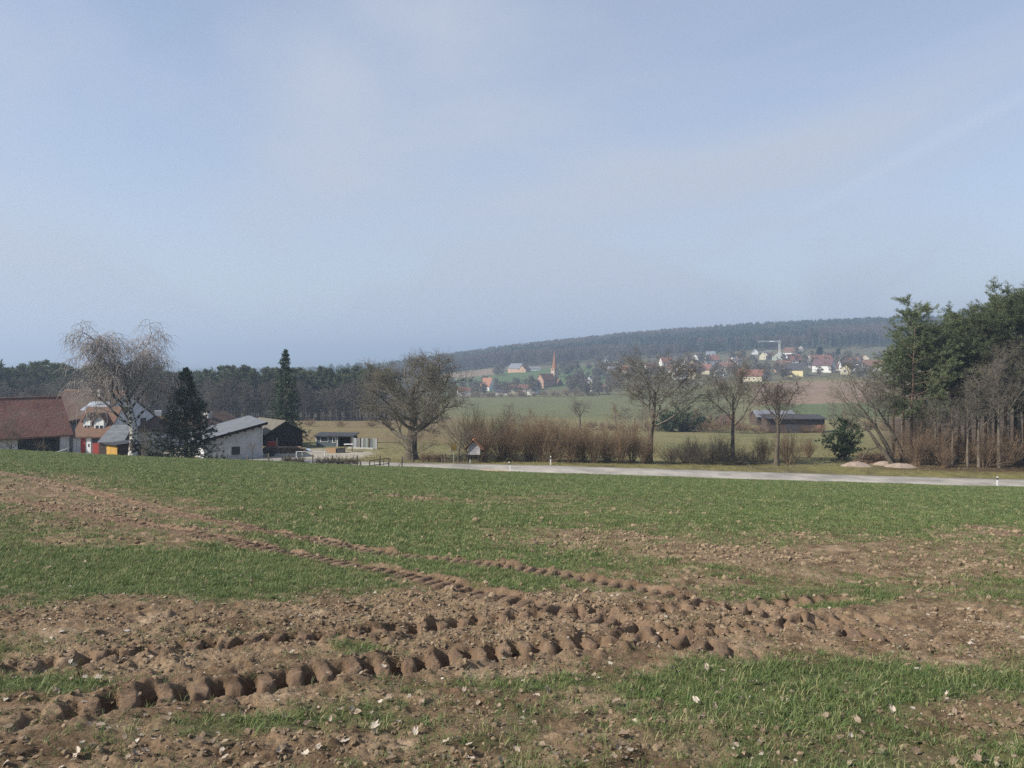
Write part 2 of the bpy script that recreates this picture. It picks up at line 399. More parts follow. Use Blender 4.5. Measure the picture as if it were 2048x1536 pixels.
def micro(x, y, cov, mask):
    """small relief of the soil: lumps and crumbs, stronger on bare ground"""
    fade = 1-sstep(18, 45, y)
    bare = 1-0.65*cov
    r = np.abs(fbm(x*3.6, y*3.6, 201, 4, 0.55)-0.5)*2
    lump = np.clip(fbm(x*7.5, y*7.5, 211, 3, 0.6)-0.46, 0, 1)*2.4
    crumb = fbm(x*19, y*19, 221, 4, 0.66)-0.5
    a = (0.045*(0.35-r) + 0.052*lump*bare + 0.046*crumb*bare)
    return a*fade*(1-0.72*mask) + 0.05*(fbm(x*0.9, y*0.9, 231, 3)-0.5)

def field_z(x, y, want=False):
    x = np.asarray(x, float); y = np.asarray(y, float)
    z = terrain(x, y); cov = cover(x, y)
    h, mask, berm = track_fields(x, y)
    cov = cov*(1-np.clip(mask*1.15, 0, 1))*(1-0.8*berm)
    k = 1-sstep(0, 0.6, y-edge_y(x))
    z = z + (h+micro(x, y, cov, mask))*k
    if want: return z, cov, mask, berm
    return z
def grid_faces(nr, nc, off=0):
    i = np.arange(nr-1)[:,None]*nc+np.arange(nc-1)[None,:]+off
    i = i.ravel(); return np.c_[i, i+1, i+nc+1, i+nc]
def rows(y0, y1, k, cap):
    r = [y0]
    while r[-1] < y1: r.append(r[-1]+min(k*r[-1]**1.6, cap))
    return np.array(r)
FV = []; FQ = []; FC = []; FM = []; off = 0
for (ya, yb, k, cap, nc, lower) in ((3.0, 38.0, 0.00098, 9, 590, 0), (37.4, 88.0, 0.0026, 0.45, 320, 0.004)):
    r = rows(ya, yb, k, cap); u = np.linspace(-0.70, 0.70, nc)
    Y = np.repeat(r[:,None], nc, 1); X = u[None,:]*(Y+1.6)
    x, y = X.ravel(), Y.ravel()
    z, cov, msk, brm = field_z(x, y, True)
    FV.append(np.c_[x, y, z-lower]); FQ.append(grid_faces(len(r), nc, off)); FC.append(cov); FM.append(np.maximum(msk, 0.7*brm)); off += len(x)
FV = np.concatenate(FV); FQ = np.concatenate(FQ); FC = np.concatenate(FC); FM = np.concatenate(FM)
me = mesh_np("field", FV, FQ, smooth=True)
vfloat(me, "cover", FC); vfloat(me, "trk", FM)

def field_material():
    m, N, L, b = new_mat("field soil and young wheat")
    b.inputs['Roughness'].default_value = 0.95; b.inputs['Specular IOR Level'].default_value = 0.12
    t = N.new('ShaderNodeTexCoord')
    def noise(sc, det=6, ro=0.6, dist=0.0):
        n = N.new('ShaderNodeTexNoise'); n.inputs['Scale'].default_value = sc; n.inputs['Detail'].default_value = det; n.inputs['Roughness'].default_value = ro; n.inputs['Distortion'].default_value = dist
        L.new(t.outputs['Object'], n.inputs['Vector']); return n.outputs['Fac']
    def ramp(f, stops):
        r = N.new('ShaderNodeValToRGB'); e = r.color_ramp.elements
        e[0].position, e[0].color = stops[0][0], (*stops[0][1], 1); e[1].position, e[1].color = stops[-1][0], (*stops[-1][1], 1)
        for p, c in stops[1:-1]: k = e.new(p); k.color = (*c, 1)
        L.new(f, r.inputs[0]); return r.outputs[0]
    def mixc(f, a, bb, mode='MIX'):
        x = N.new('ShaderNodeMix'); x.data_type = 'RGBA'; x.blend_type = mode
        for s, v in (('Factor', f), ('A', a), ('B', bb)):
            if isinstance(v, (float, int)): x.inputs[s].default_value = v
            elif isinstance(v, tuple): x.inputs[s].default_value = v
            else: L.new(v, x.inputs[s])
        return x.outputs['Result']
    soil = ramp(noise(2.3, 8), [(0.30, (0.105, 0.068, 0.040)), (0.44, (0.180, 0.122, 0.075)), (0.58, (0.265, 0.187, 0.118)), (0.74, (0.39, 0.293, 0.198))])
    fine = ramp(noise(38, 6, 0.7), [(0.30, (0.45, 0.45, 0.45)), (0.50, (1, 1, 1)), (0.72, (1.42, 1.40, 1.34))])
    soil = mixc(1.0, soil, fine, 'MULTIPLY')
    ta = N.new('ShaderNodeAttribute'); ta.attribute_name = "trk"
    red = ramp(noise(5, 5), [(0.3, (0.138, 0.088, 0.057)), (0.7, (0.285, 0.192, 0.130))])
    fac = N.new('ShaderNodeMath'); fac.operation = 'MULTIPLY'; fac.inputs[1].default_value = 0.75; L.new(ta.outputs['Fac'], fac.inputs[0])
    soil = mixc(fac.outputs[0], soil, red)
    ca = N.new('ShaderNodeAttribute'); ca.attribute_name = "cover"
    green = ramp(noise(1.1, 8, 0.7), [(0.32, (0.048, 0.072, 0.024)), (0.52, (0.070, 0.100, 0.032)), (0.70, (0.105, 0.130, 0.046))])
    gm = N.new('ShaderNodeMapRange'); gm.interpolation_type = 'SMOOTHSTEP'
    gm.inputs['From Min'].default_value = 0.40; gm.inputs['From Max'].default_value = 1.0; gm.inputs['To Max'].default_value = 0.82
    add = N.new('ShaderNodeMath'); add.operation = 'ADD'
    nf = N.new('ShaderNodeMath'); nf.operation = 'MULTIPLY_ADD'; nf.inputs[1].default_value = 0.5; nf.inputs[2].default_value = -0.25; L.new(noise(6, 6, 0.7), nf.inputs[0])
    L.new(ca.outputs['Fac'], add.inputs[0]); L.new(nf.outputs[0], add.inputs[1]); L.new(add.outputs[0], gm.inputs['Value'])
    L.new(mixc(gm.outputs[0], soil, green), b.inputs['Base Color'])
    bp = N.new('ShaderNodeBump'); bp.inputs['Strength'].default_value = 1.0; bp.inputs['Distance'].default_value = 0.03
    L.new(noise(30, 8, 0.72), bp.inputs['Height']); L.new(bp.outputs[0], b.inputs['Normal'])
    return m
M_FIELD = field_material()
field = obj("field", me, M_FIELD); tag(field, kind="structure")

# ------------------------------------------------------------------ scatter helper (geometry nodes: points of a mesh -> tufts)
def scatter_multi(name, pts, rot, scl, variants, label, cat=None):
    """one object; instances of several variants: join one instance-on-points per variant"""
    n = len(pts); pick = (np.arange(n) * 7919) % len(variants)
    me = bpy.data.meshes.new(name); me.vertices.add(n); me.vertices.foreach_set("co", np.asarray(pts, np.float32).ravel())
    a = me.attributes.new("rot", 'FLOAT_VECTOR', 'POINT'); a.data.foreach_set("vector", np.asarray(rot, np.float32).ravel())
    a = me.attributes.new("scl", 'FLOAT', 'POINT'); a.data.foreach_set("value", np.asarray(scl, np.float32))
    a = me.attributes.new("pick", 'INT', 'POINT'); a.data.foreach_set("value", pick.astype(np.int32))
    o = obj(name, me)
    g = bpy.data.node_groups.new(name + " scatter", 'GeometryNodeTree')
    g.interface.new_socket("Geometry", in_out='INPUT', socket_type='NodeSocketGeometry'); g.interface.new_socket("Geometry", in_out='OUTPUT', socket_type='NodeSocketGeometry')
    N, L = g.nodes, g.links
    gi, go = N.new('NodeGroupInput'), N.new('NodeGroupOutput'); jn = N.new('GeometryNodeJoinGeometry')
    m2p = N.new('GeometryNodeMeshToPoints'); L.new(gi.outputs[0], m2p.inputs[0])
    def attr(nm, ty):
        n_ = N.new('GeometryNodeInputNamedAttribute'); n_.data_type = ty; n_.inputs['Name'].default_value = nm; return n_.outputs[0]
    pk = attr("pick", 'INT'); sc_ = attr("scl", 'FLOAT'); e2r = N.new('FunctionNodeEulerToRotation'); L.new(attr("rot", 'FLOAT_VECTOR'), e2r.inputs[0])
    for i, v in enumerate(variants):
        cmp_ = N.new('FunctionNodeCompare'); cmp_.data_type = 'INT'; cmp_.operation = 'EQUAL'
        ii = [s for s in cmp_.inputs if s.type == 'INT']; L.new(pk, ii[0]); ii[1].default_value = i
        ip = N.new('GeometryNodeInstanceOnPoints'); L.new(m2p.outputs[0], ip.inputs['Points']); L.new(cmp_.outputs[0], ip.inputs['Selection'])
        oi = N.new('GeometryNodeObjectInfo'); oi.inputs['Object'].default_value = v; oi.transform_space = 'ORIGINAL'; oi.inputs['As Instance'].default_value = True
        L.new(oi.outputs['Geometry'], ip.inputs['Instance']); L.new(e2r.outputs[0], ip.inputs['Rotation']); L.new(sc_, ip.inputs['Scale'])
        L.new(ip.outputs[0], jn.inputs[0])
    L.new(jn.outputs[0], go.inputs[0])
    md = o.modifiers.new("scatter", 'NODES'); md.node_group = g
    tag(o, label, cat, kind="stuff")
    return o
def proto(name, me, m):
    o = bpy.data.objects.new(name, me); me.materials.append(m); return o      # never linked: only the scatter uses it

# ------------------------------------------------------------------ young wheat / grass
def leaf_mat(name, a, bcol, dry, drymix=0.12, trans=0.25):
    m, N, L, b = new_mat(name)
    b.inputs['Roughness'].default_value = 0.55; b.inputs['Specular IOR Level'].default_value = 0.3
    oi = N.new('ShaderNodeObjectInfo'); r = N.new('ShaderNodeValToRGB'); e = r.color_ramp.elements
    e[0].position, e[0].color = 0.0, (*a, 1); e[1].position, e[1].color = 1-drymix*1.3, (*bcol, 1); k = e.new(1.0); k.color = (*dry, 1)
    L.new(oi.outputs['Random'], r.inputs[0]); L.new(r.outputs[0], b.inputs['Base Color'])
    tr = N.new('ShaderNodeBsdfTranslucent'); L.new(r.outputs[0], tr.inputs['Color'])
    mx = N.new('ShaderNodeMixShader'); mx.inputs[0].default_value = trans
    L.new(b.outputs[0], mx.inputs[1]); L.new(tr.outputs[0], mx.inputs[2]); L.new(mx.outputs[0], N['Material Output'].inputs['Surface'])
    return m
M_WHEAT = leaf_mat("wheat blades", (0.082, 0.128, 0.038), (0.150, 0.200, 0.062), (0.36, 0.32, 0.16), 0.22)
M_WEED = leaf_mat("weedy grass blades", (0.062, 0.100, 0.030), (0.120, 0.150, 0.052), (0.33, 0.27, 0.15), 0.28)
def tuft(seed, nb, rad, hgt, wid, spread):
    rg = np.random.default_rng(seed); V = []; Q = []; T = []
    for i in range(nb):
        a = rg.uniform(0, 2*math.pi); r = rad*math.sqrt(rg.uniform()); bx, by = r*math.cos(a), r*math.sin(a)
        az = rg.uniform(0, 2*math.pi); h = hgt*rg.uniform(0.5, 1.15); sp = spread*rg.uniform(0.3, 1.3)
        dx, dy = math.cos(az), math.sin(az); nx, ny = -dy, dx; b0 = len(V)
        for k, (t, w) in enumerate(((0, 1), (0.4, 0.95), (0.75, 0.65), (1.0, 0))):
            out_ = sp*h*t**1.6; z = h*(t-0.38*sp*t**2.4)-0.012*(t == 0)
            c = (bx+dx*out_, by+dy*out_, z); hw = wid*w/2
            if w: V += [(c[0]-nx*hw, c[1]-ny*hw, c[2]), (c[0]+nx*hw, c[1]+ny*hw, c[2])]
            else: V.append(c)
        Q += [(b0, b0+1, b0+3, b0+2), (b0+2, b0+3, b0+5, b0+4)]; T.append((b0+4, b0+5, b0+6))
    return mesh_np("tuft", V, np.array(Q), np.array(T), smooth=True)
near_t = [proto("wheat_tuft", tuft(100+i, 8, 0.05, 0.080, 0.0050, 1.0), M_WHEAT) for i in range(4)]
far_t = [proto("wheat_tuft_far", tuft(200+i, 11, 0.13, 0.095, 0.010, 0.85), M_WHEAT) for i in range(3)]
weed_t = [proto("weed_tuft", tuft(300+i, 6, 0.06, 0.070, 0.0048, 1.1), M_WEED) for i in range(3)]

def wedge_points(rg, y0, y1, dens, umax=0.74, pad=1.6):
    area = umax*((y1+pad)**2-(y0+pad)**2); n = int(area*dens)
    y = np.sqrt(rg.uniform((y0+pad)**2, (y1+pad)**2, n))-pad; x = rg.uniform(-umax, umax, n)*(y+pad)
    return x, y
def plant(rg, y0, y1, dens, power=1.0, thr=0.0):
    x, y = wedge_points(rg, y0, y1, dens)
    k = y < edge_y(x)-0.1; x, y = x[k], y[k]
    # drilled rows: pull towards lines 0.14 m apart
    z, cov, msk, brm = field_z(x, y, True)
    clump = fbm(x*6.5, y*6.5, 401, 3)
    p = np.clip(cov-thr, 0, 1)**power*sstep(0.22, 0.62, clump+0.38*(cov-0.35))
    k = rg.uniform(size=len(x)) < p
    return x[k], y[k], z[k], cov[k]
def rots(rg, n, tilt=0.18):
    return np.c_[rg.normal(0, tilt, n), rg.normal(0, tilt, n), rg.uniform(0, 6.283, n)]
rg = np.random.default_rng(11)
x, y, z, c = plant(rg, 3.0, 12, 620, 1.25)
scatter_multi("wheat_near", np.c_[x, y, z-0.006], rots(rg, len(x)), (0.35+0.75*rg.uniform(size=len(x))**1.3)*(0.55+0.45*c), near_t, "young green wheat growing in tufts in the foreground soil", "wheat")
x, y, z, c = plant(rg, 11.5, 30, 150, 1.2)
scatter_multi("wheat_middle", np.c_[x, y, z-0.01], rots(rg, len(x)), rg.uniform(0.5, 1.0, len(x))*(0.6+0.4*c), far_t, "young green wheat in the middle of the field", "wheat")
x, y, z, c = plant(rg, 29, 85, 26, 1.1)
scatter_multi("wheat_far", np.c_[x, y, z-0.01], rots(rg, len(x)), rg.uniform(0.8, 1.35, len(x)), far_t, "dense green wheat along the far side of the field", "wheat")
x, y = wedge_points(rg, 3.0, 15, 130); z, cov, msk, brm = field_z(x, y, True)
k = (rg.uniform(size=len(x)) < (0.30+0.45*cov)*(1-msk)) & (fbm(x*1.6, y*1.6, 431, 3) > 0.40); x, y, z = x[k], y[k], z[k]
scatter_multi("weedy_grass", np.c_[x, y, z-0.005], rots(rg, len(x), 0.3), rg.uniform(0.35, 1.0, len(x)), weed_t, "thin yellowish weedy grass among the clods", "grass")

# ------------------------------------------------------------------ clods and straw bits
def ico(seed, sub=1, amp=0.35, flat=0.7):
    bm = bmesh.new(); bmesh.ops.create_icosphere(bm, subdivisions=sub, radius=1.0); rg = random.Random(seed)
    for v in bm.verts:
        s = 1+rg.uniform(-amp, amp); v.co *= s; v.co.z *= flat
    me = bpy.data.meshes.new("clod"); bm.to_mesh(me); bm.free(); return me
M_CLOD = mat("earth clods", (0.155, 0.106, 0.065), (0.38, 0.29, 0.195), 0.95, 6, objvar=0.35, bump=0.5, bscale=14, spec=0.1)
clod_p = [proto("earth_clod", ico(i, 1 if i % 2 else 2, 0.36 if i % 2 else 0.26, 0.58), M_CLOD) for i in range(5)]
cx_, cy2, cs_ = [], [], []
for (y0, y1, dens, s0, s1) in ((3.0, 9, 1000, 0.0035, 0.023), (8.5, 20, 110, 0.009, 0.05), (19, 36, 9, 0.03, 0.085)):
    x, y = wedge_points(rg, y0, y1, dens); z, cov, msk, brm = field_z(x, y, True)
    cl = fbm(x*0.9, y*0.9, 451, 3)
    p = np.clip(1.05-cov, 0.02, 1)*np.clip((cl-0.25)*2.2, 0.05, 1)*(1-0.8*msk)+0.9*brm
    k = rg.uniform(size=len(x)) < p
    cx_.append(x[k]); cy2.append(y[k]); cs_.append(s0+(s1-s0)*rg.uniform(size=k.sum())**3.2)
# the row of big pale clods thrown up beside the tracks on the right and along the middle streak
for (px0, py0, px1, py1, n, s0, s1, wdt) in ((1385, 1100, 1560, 1103, 130, 0.015, 0.055, 0.32), (690, 985, 1230, 1024, 150, 0.03, 0.085, 0.6), (980, 1068, 1290, 1106, 90, 0.02, 0.07, 0.6), (1100, 1096, 1190, 1100, 40, 0.02, 0.06, 0.4), (1930, 1058, 2048, 1062, 60, 0.03, 0.08, 0.4), (1420, 1128, 2030, 1120, 160, 0.015, 0.06, 1.3)):
    a, b_ = np.array(unproj(px0, py0)), np.array(unproj(px1, py1)); t = rg.uniform(size=n)
    q = a+(b_-a)*t[:,None]+rg.normal(0, wdt, (n, 2)); cx_.append(q[:,0]); cy2.append(q[:,1]); cs_.append(s0+(s1-s0)*rg.uniform(size=n)**2.2)
x, y, s_ = np.concatenate(cx_), np.concatenate(cy2), np.concatenate(cs_)
z = field_z(x, y)
scatter_multi("earth_clods", np.c_[x, y, z+s_*0.12], rots(rg, len(x), 0.6), s_, clod_p, "crumbled brown earth clods strewn over the bare soil", "earth")

M_LEAF0 = leaf_mat("crumbled leaf", (0.19, 0.138, 0.09), (0.34, 0.27, 0.20), (0.48, 0.42, 0.35), 0.3, 0.1)
M_STRAW = leaf_mat("straw bits", (0.30, 0.24, 0.15), (0.42, 0.35, 0.23), (0.5, 0.45, 0.34), 0.3, 0.05)
fl = []
for i in range(3):
    rq = random.Random(i); nn = 7; vv = [(0,0,0.02)]+[((0.35+0.25*rq.random())*math.cos(6.283*j/nn), (0.22+0.22*rq.random())*math.sin(6.283*j/nn), rq.uniform(-0.03, 0.14)) for j in range(nn)]
    fl.append(mesh_np("leaf_flake", vv, None, np.array([(0, 1+j, 1+(j+1) % nn) for j in range(nn)])))
V = [(-0.5, -0.03, 0), (0.5, -0.025, 0.02), (0.5, 0.03, 0.03), (-0.5, 0.03, 0.015), (0, -0.03, 0.09), (0, 0.03, 0.10)]
st_p = [proto("straw_bit", mesh_np("straw_bit", V, np.array([(0, 4, 5, 3), (4, 1, 2, 5)])), M_STRAW)]+[proto("leaf_flake", q, M_LEAF0) for q in fl]
x, y = wedge_points(rg, 3.0, 11, 75); z, cov, msk, brm = field_z(x, y, True); k = rg.uniform(size=len(x)) < 0.75*(1-msk)*sstep(0.3, 0.55, fbm(x*1.3, y*1.3, 461, 3)); x, y, z = x[k], y[k], z[k]
scatter_multi("straw_litter", np.c_[x, y, z+0.004], rots(rg, len(x), 0.25), rg.uniform(0.012, 0.055, len(x)), st_p, "pale straw and leaf crumbs littering the foreground soil", "litter")

# ------------------------------------------------------------------ fallen leaves: every one an object
def leaf_mesh(seed):
    rg_ = random.Random(seed); n = 22; V = [(0, 0, 0.0)]; fs = []
    for i in range(n):
        a = 2*math.pi*i/n
        lob = 0.80+0.20*abs(math.cos(2.5*a)) if abs(a-math.pi) > 0.3 else 0.4
        r = lob*(0.9+0.2*rg_.random()); x_, y_ = r*math.cos(a)*1.25, r*math.sin(a)*rg_.choice([0.62, 0.7, 0.8])
        V.append((x_, y_, (0.25+0.7*(seed % 3)/2)*y_*y_+0.25*x_*x_*rg_.uniform(-0.6, 1.3)+rg_.uniform(-0.08, 0.10)))
    for i in range(n): fs.append((0, 1+i, 1+(i+1) % n))
    b0 = len(V); V += [(-0.4, -0.02, 0.02), (-0.4, 0.02, 0.02), (-1.5, 0.03, 0.12), (-1.5, -0.01, 0.12)]
    return mesh_np("fallen_leaf", V, np.array([(b0, b0+1, b0+2, b0+3)]), np.array(fs))
M_LEAF = leaf_mat("dry fallen leaf", (0.17, 0.118, 0.078), (0.33, 0.255, 0.185), (0.48, 0.41, 0.335), 0.35, 0.1)
lm = []
for i in range(8):
    q = leaf_mesh(500+i); q.materials.append(M_LEAF); lm.append(q)
rl = np.random.default_rng(77); lx, ly, ls = [], [], []
while len(lx) < 285:
    pxl = rl.uniform(-20, 2070); pyl = 1536-(rl.uniform()**1.25)*345
    if pyl < 1340 and rl.uniform() < 0.55: continue
    if pxl > 1300 and pyl > 1320 and rl.uniform() < 0.45: continue
    a, d_ = unproj(pxl, pyl)
    lx.append(a); ly.append(d_); ls.append(rl.uniform(0.011, 0.029)*(1+0.35*(rl.uniform() < 0.10)))
lx, ly = np.array(lx), np.array(ly); lz, lc, lmk, lb = field_z(lx, ly, True)
for i in range(len(lx)):
    o = obj("fallen_leaf", lm[i % 8]); o.location = (lx[i], ly[i], lz[i]+0.010+0.03*lc[i]*rl.uniform()); o.scale = (ls[i],)*3
    o.rotation_euler = (rl.normal(0, 0.4), rl.normal(0, 0.4), rl.uniform(0, 6.28))
    tag(o, "pale dry fallen leaf lying on the muddy soil in the foreground", "leaf", "dry leaves scattered over the foreground")

# ------------------------------------------------------------------ the ground beyond and around the field
def ground_colours(x, y):
    px = x/np.maximum(y, 1)*F+HX
    C = np.zeros((len(x), 3)); n1 = fbm(x*0.05, y*0.05, 301, 4); n2 = fbm(x*0.3, y*0.3, 303, 3)
    def put(c, m): 
        for i in range(3): C[:, i] = C[:, i]*(1-m)+c[i]*m
    one = np.ones_like(x)
    put((0.185, 0.165, 0.082), one)                                           # dry winter meadow
    put((0.135, 0.135, 0.060), sstep(0.40, 0.62, n1)*0.7)
    # grassy verge beside the road
    d, _ = road_dist(x, y)
    put((0.165, 0.150, 0.062), (d < 9)*1.0)
    put((0.125, 0.110, 0.060), ((d < 9)*sstep(0.45, 0.7, n2)))
    # farm yard gravel
    yard = sstep(-62, -58, x)*(1-sstep(-24.5, -22, x))*sstep(93, 95, y)*(1-sstep(112, 116, y))
    put((0.30, 0.265, 0.215), yard*sstep(0.25, 0.45, n2+0.15))
    yard2 = sstep(-60, -30, x)*(1-sstep(-20, -17.5, x))*sstep(100, 103, y)*(1-sstep(108, 112, y))
    put((0.33, 0.30, 0.255), yard2)
    # brown rough grass left of the centre, towards the wood
    rough = sstep(118, 140, y)*(1-sstep(300, 340, y))*(1-sstep(880, 1000, px))
    put((0.170, 0.125, 0.070), rough*0.85)
    put((0.190, 0.160, 0.075), rough*sstep(0.5, 0.7, n1)*0.6)
    # green winter fields in the valley
    g1 = sstep(330, 345, y)*(1-sstep(560, 640, y))*sstep(880, 960, px)*(1-sstep(1440, 1520, px))
    put((0.122, 0.130, 0.062), g1*0.9)
    put((0.145, 0.150, 0.065), g1*sstep(0.48, 0.62, n1)*0.6)
    g2 = sstep(285, 295, y)*(1-sstep(425, 432, y))*sstep(1500, 1560, px)*(1-sstep(1900, 2000, px))
    put((0.105, 0.130, 0.055), g2)
    br = sstep(428, 436, y)*(1-sstep(588, 600, y))*sstep(1490, 1530, px)*(1-sstep(1820, 1900, px))
    put((0.235, 0.165, 0.115), br); put((0.20, 0.138, 0.095), br*(fbm(x*0.02, y*0.09, 305, 3) > 0.52)*0.7)
    v = sstep(590, 640, y)*(1-sstep(1080, 1140, y))
    put((0.120, 0.112, 0.068), v)
    h1 = sstep(690, 720, y)*(1-sstep(985, 1000, y))*sstep(860, 900, px)*(1-sstep(1200, 1260, px)); put((0.085, 0.125, 0.050), h1)
    h2 = sstep(880, 890, y)*(1-sstep(1100, 1120, y))*sstep(840, 880, px)*(1-sstep(990, 1010, px)); put((0.215, 0.165, 0.115), h2*sstep(940, 980, y))
    # woodland floors and the far plain
    put((0.040, 0.036, 0.025), sstep(1120, 1180, y)*one)
    pl = sstep(2200, 3000, y); pn = fbm(x*0.0016, y*0.0012, 311, 5)
    put((0.035, 0.050, 0.034), pl); put((0.11, 0.115, 0.065), pl*sstep(0.53, 0.60, pn))
    lw = sstep(255, 262, y)*(1-sstep(1000, 1100, y))*(1-sstep(800, 870, px)); put((0.055, 0.045, 0.032), lw)
    rw = sstep(91.5, 94, y)*sstep(33, 40, x)*(1-sstep(250, 300, y))*sstep(1740, 1800, px); put((0.085, 0.058, 0.036), rw)
    return C
V = []; Q = []; off = 0
r = np.concatenate([rows(87.6, 420, 0.0000001, 9)[:1], np.exp(np.linspace(math.log(87.8), math.log(420), 190)), np.exp(np.linspace(math.log(424), math.log(24000), 140))])
u = np.concatenate([np.linspace(-2.2, -0.8, 24), np.linspace(-0.79, 0.79, 240), np.linspace(0.8, 2.2, 24)])
Y = np.repeat(r[:,None], len(u), 1); X = u[None,:]*Y
z = terrain(X.ravel(), Y.ravel()); z[Y.ravel() < 88.5] -= 0.01
V.append(np.c_[X.ravel(), Y.ravel(), z]); Q.append(grid_faces(len(r), len(u), 0)); off += X.size
xs, ys = np.linspace(-200, 200, 120), np.linspace(-160, 87.7, 110)
X, Y = np.meshgrid(xs, ys); x_, y_ = X.ravel(), Y.ravel()
z = terrain(x_, np.maximum(y_, -200)) - 0.25*((np.abs(x_) < 0.80*(np.abs(y_)+1.2)) & (y_ > 0)) - 0.02 - 0.15*(y_ > 80)
V.append(np.c_[x_, y_, z]); Q.append(grid_faces(len(ys), len(xs), off))
V = np.concatenate(V); Q = np.concatenate(Q)
me = mesh_np("ground", V, Q, smooth=True); C = ground_colours(V[:,0], V[:,1])
nearm = V[:,1] < 84
C[nearm] = np.array((0.075, 0.105, 0.035))
vcol(me, "zone", C)
def ground_material():
    m, N, L, b = new_mat("meadows, fields and woodland floor"); b.inputs['Roughness'].default_value = 0.95; b.inputs['Specular IOR Level'].default_value = 0.1
    a = N.new('ShaderNodeAttribute'); a.attribute_name = "zone"; t = N.new('ShaderNodeTexCoord')
    n1 = N.new('ShaderNodeTexNoise'); n1.inputs['Scale'].default_value = 0.9; n1.inputs['Detail'].default_value = 10; n1.inputs['Roughness'].default_value = 0.72; L.new(t.outputs['Object'], n1.inputs['Vector'])
    r_ = N.new('ShaderNodeValToRGB'); e = r_.color_ramp.elements; e[0].position, e[0].color = 0.28, (0.55, 0.55, 0.52, 1); e[1].position, e[1].color = 0.74, (1.45, 1.42, 1.35, 1)
    L.new(n1.outputs['Fac'], r_.inputs[0])
    mx = N.new('ShaderNodeMix'); mx.data_type = 'RGBA'; mx.blend_type = 'MULTIPLY'; mx.inputs['Factor'].default_value = 1.0
    L.new(a.outputs['Color'], mx.inputs['A']); L.new(r_.outputs[0], mx.inputs['B']); L.new(mx.outputs['Result'], b.inputs['Base Color'])
    bp = N.new('ShaderNodeBump'); bp.inputs['Strength'].default_value = 0.6; bp.inputs['Distance'].default_value = 0.15; L.new(n1.outputs['Fac'], bp.inputs['Height']); L.new(bp.outputs[0], b.inputs['Normal'])
    return m
ground = obj("ground", me, ground_material()); tag(ground, kind="structure")

# road: crowned strip with crumbling edges
RS = _resample(RD, 0.8); zc = np.interp(np.arange(len(RS))/(len(RS)-1), np.arange(len(_rz))/(len(_rz)-1), _rz)
tn = np.gradient(RS, axis=0); tn /= np.linalg.norm(tn, axis=1)[:,None]; nrm = np.c_[-tn[:,1], tn[:,0]]
offs = np.array([-2.75, -2.7, -1.4, 0, 1.4, 2.7, 2.75]); hz = np.array([-0.12, 0.0, 0.025, 0.04, 0.025, 0.0, -0.12])
jit = (fbm(np.arange(len(RS))*0.35, np.arange(len(RS))*0.0, 71, 3)-0.5)*0.35
V = np.zeros((len(RS), 7, 3))
for k in range(7):
    w_ = offs[k]+(jit if k > 3 else -jit)*(abs(offs[k]) > 2)
    V[:, k, 0] = RS[:,0]+nrm[:,0]*w_; V[:, k, 1] = RS[:,1]+nrm[:,1]*w_; V[:, k, 2] = zc+hz[k]
me = mesh_np("road", V.reshape(-1, 3), grid_faces(len(RS), 7), smooth=True)
M_ROAD = mat("worn pale asphalt", (0.23, 0.212, 0.188), (0.40, 0.37, 0.325), 0.9, 0.35, detail=12, bump=0.15, bscale=40)
road = obj("road", me, M_ROAD); tag(road, kind="structure")

# rough winter grass on verges and meadow: short straw-coloured tufts
M_DRY = leaf_mat("dry meadow grass", (0.16, 0.135, 0.055), (0.24, 0.205, 0.090), (0.33, 0.27, 0.14), 0.3, 0.2)
dry_p = [proto("dry_grass_tuft", tuft(700+i, 12, 0.32, 0.22, 0.035, 0.9), M_DRY) for i in range(3)]
rg = np.random.default_rng(31)
n = 30000; y = rg.uniform(82.5, 135, n)**1.0; x = rg.uniform(-0.72, 0.72, n)*y
d, _ = road_dist(x, y)
k = (d > 2.9) & ((x > -19) | (y < edge_y(x)+3)) & (y > edge_y(x)+0.2)
k &= rg.uniform(size=n) < np.where(fbm(x*0.35, y*0.35, 333, 3) > 0.44, 0.95, 0.25)
x, y = x[k], y[k]; z = terrain(x, y)
scatter_multi("dry_grass", np.c_[x, y, z-0.02], rots(rg, len(x), 0.2), rg.uniform(0.35, 1.0, len(x)), dry_p, "straw coloured winter grass on the verges and the meadow", "grass")

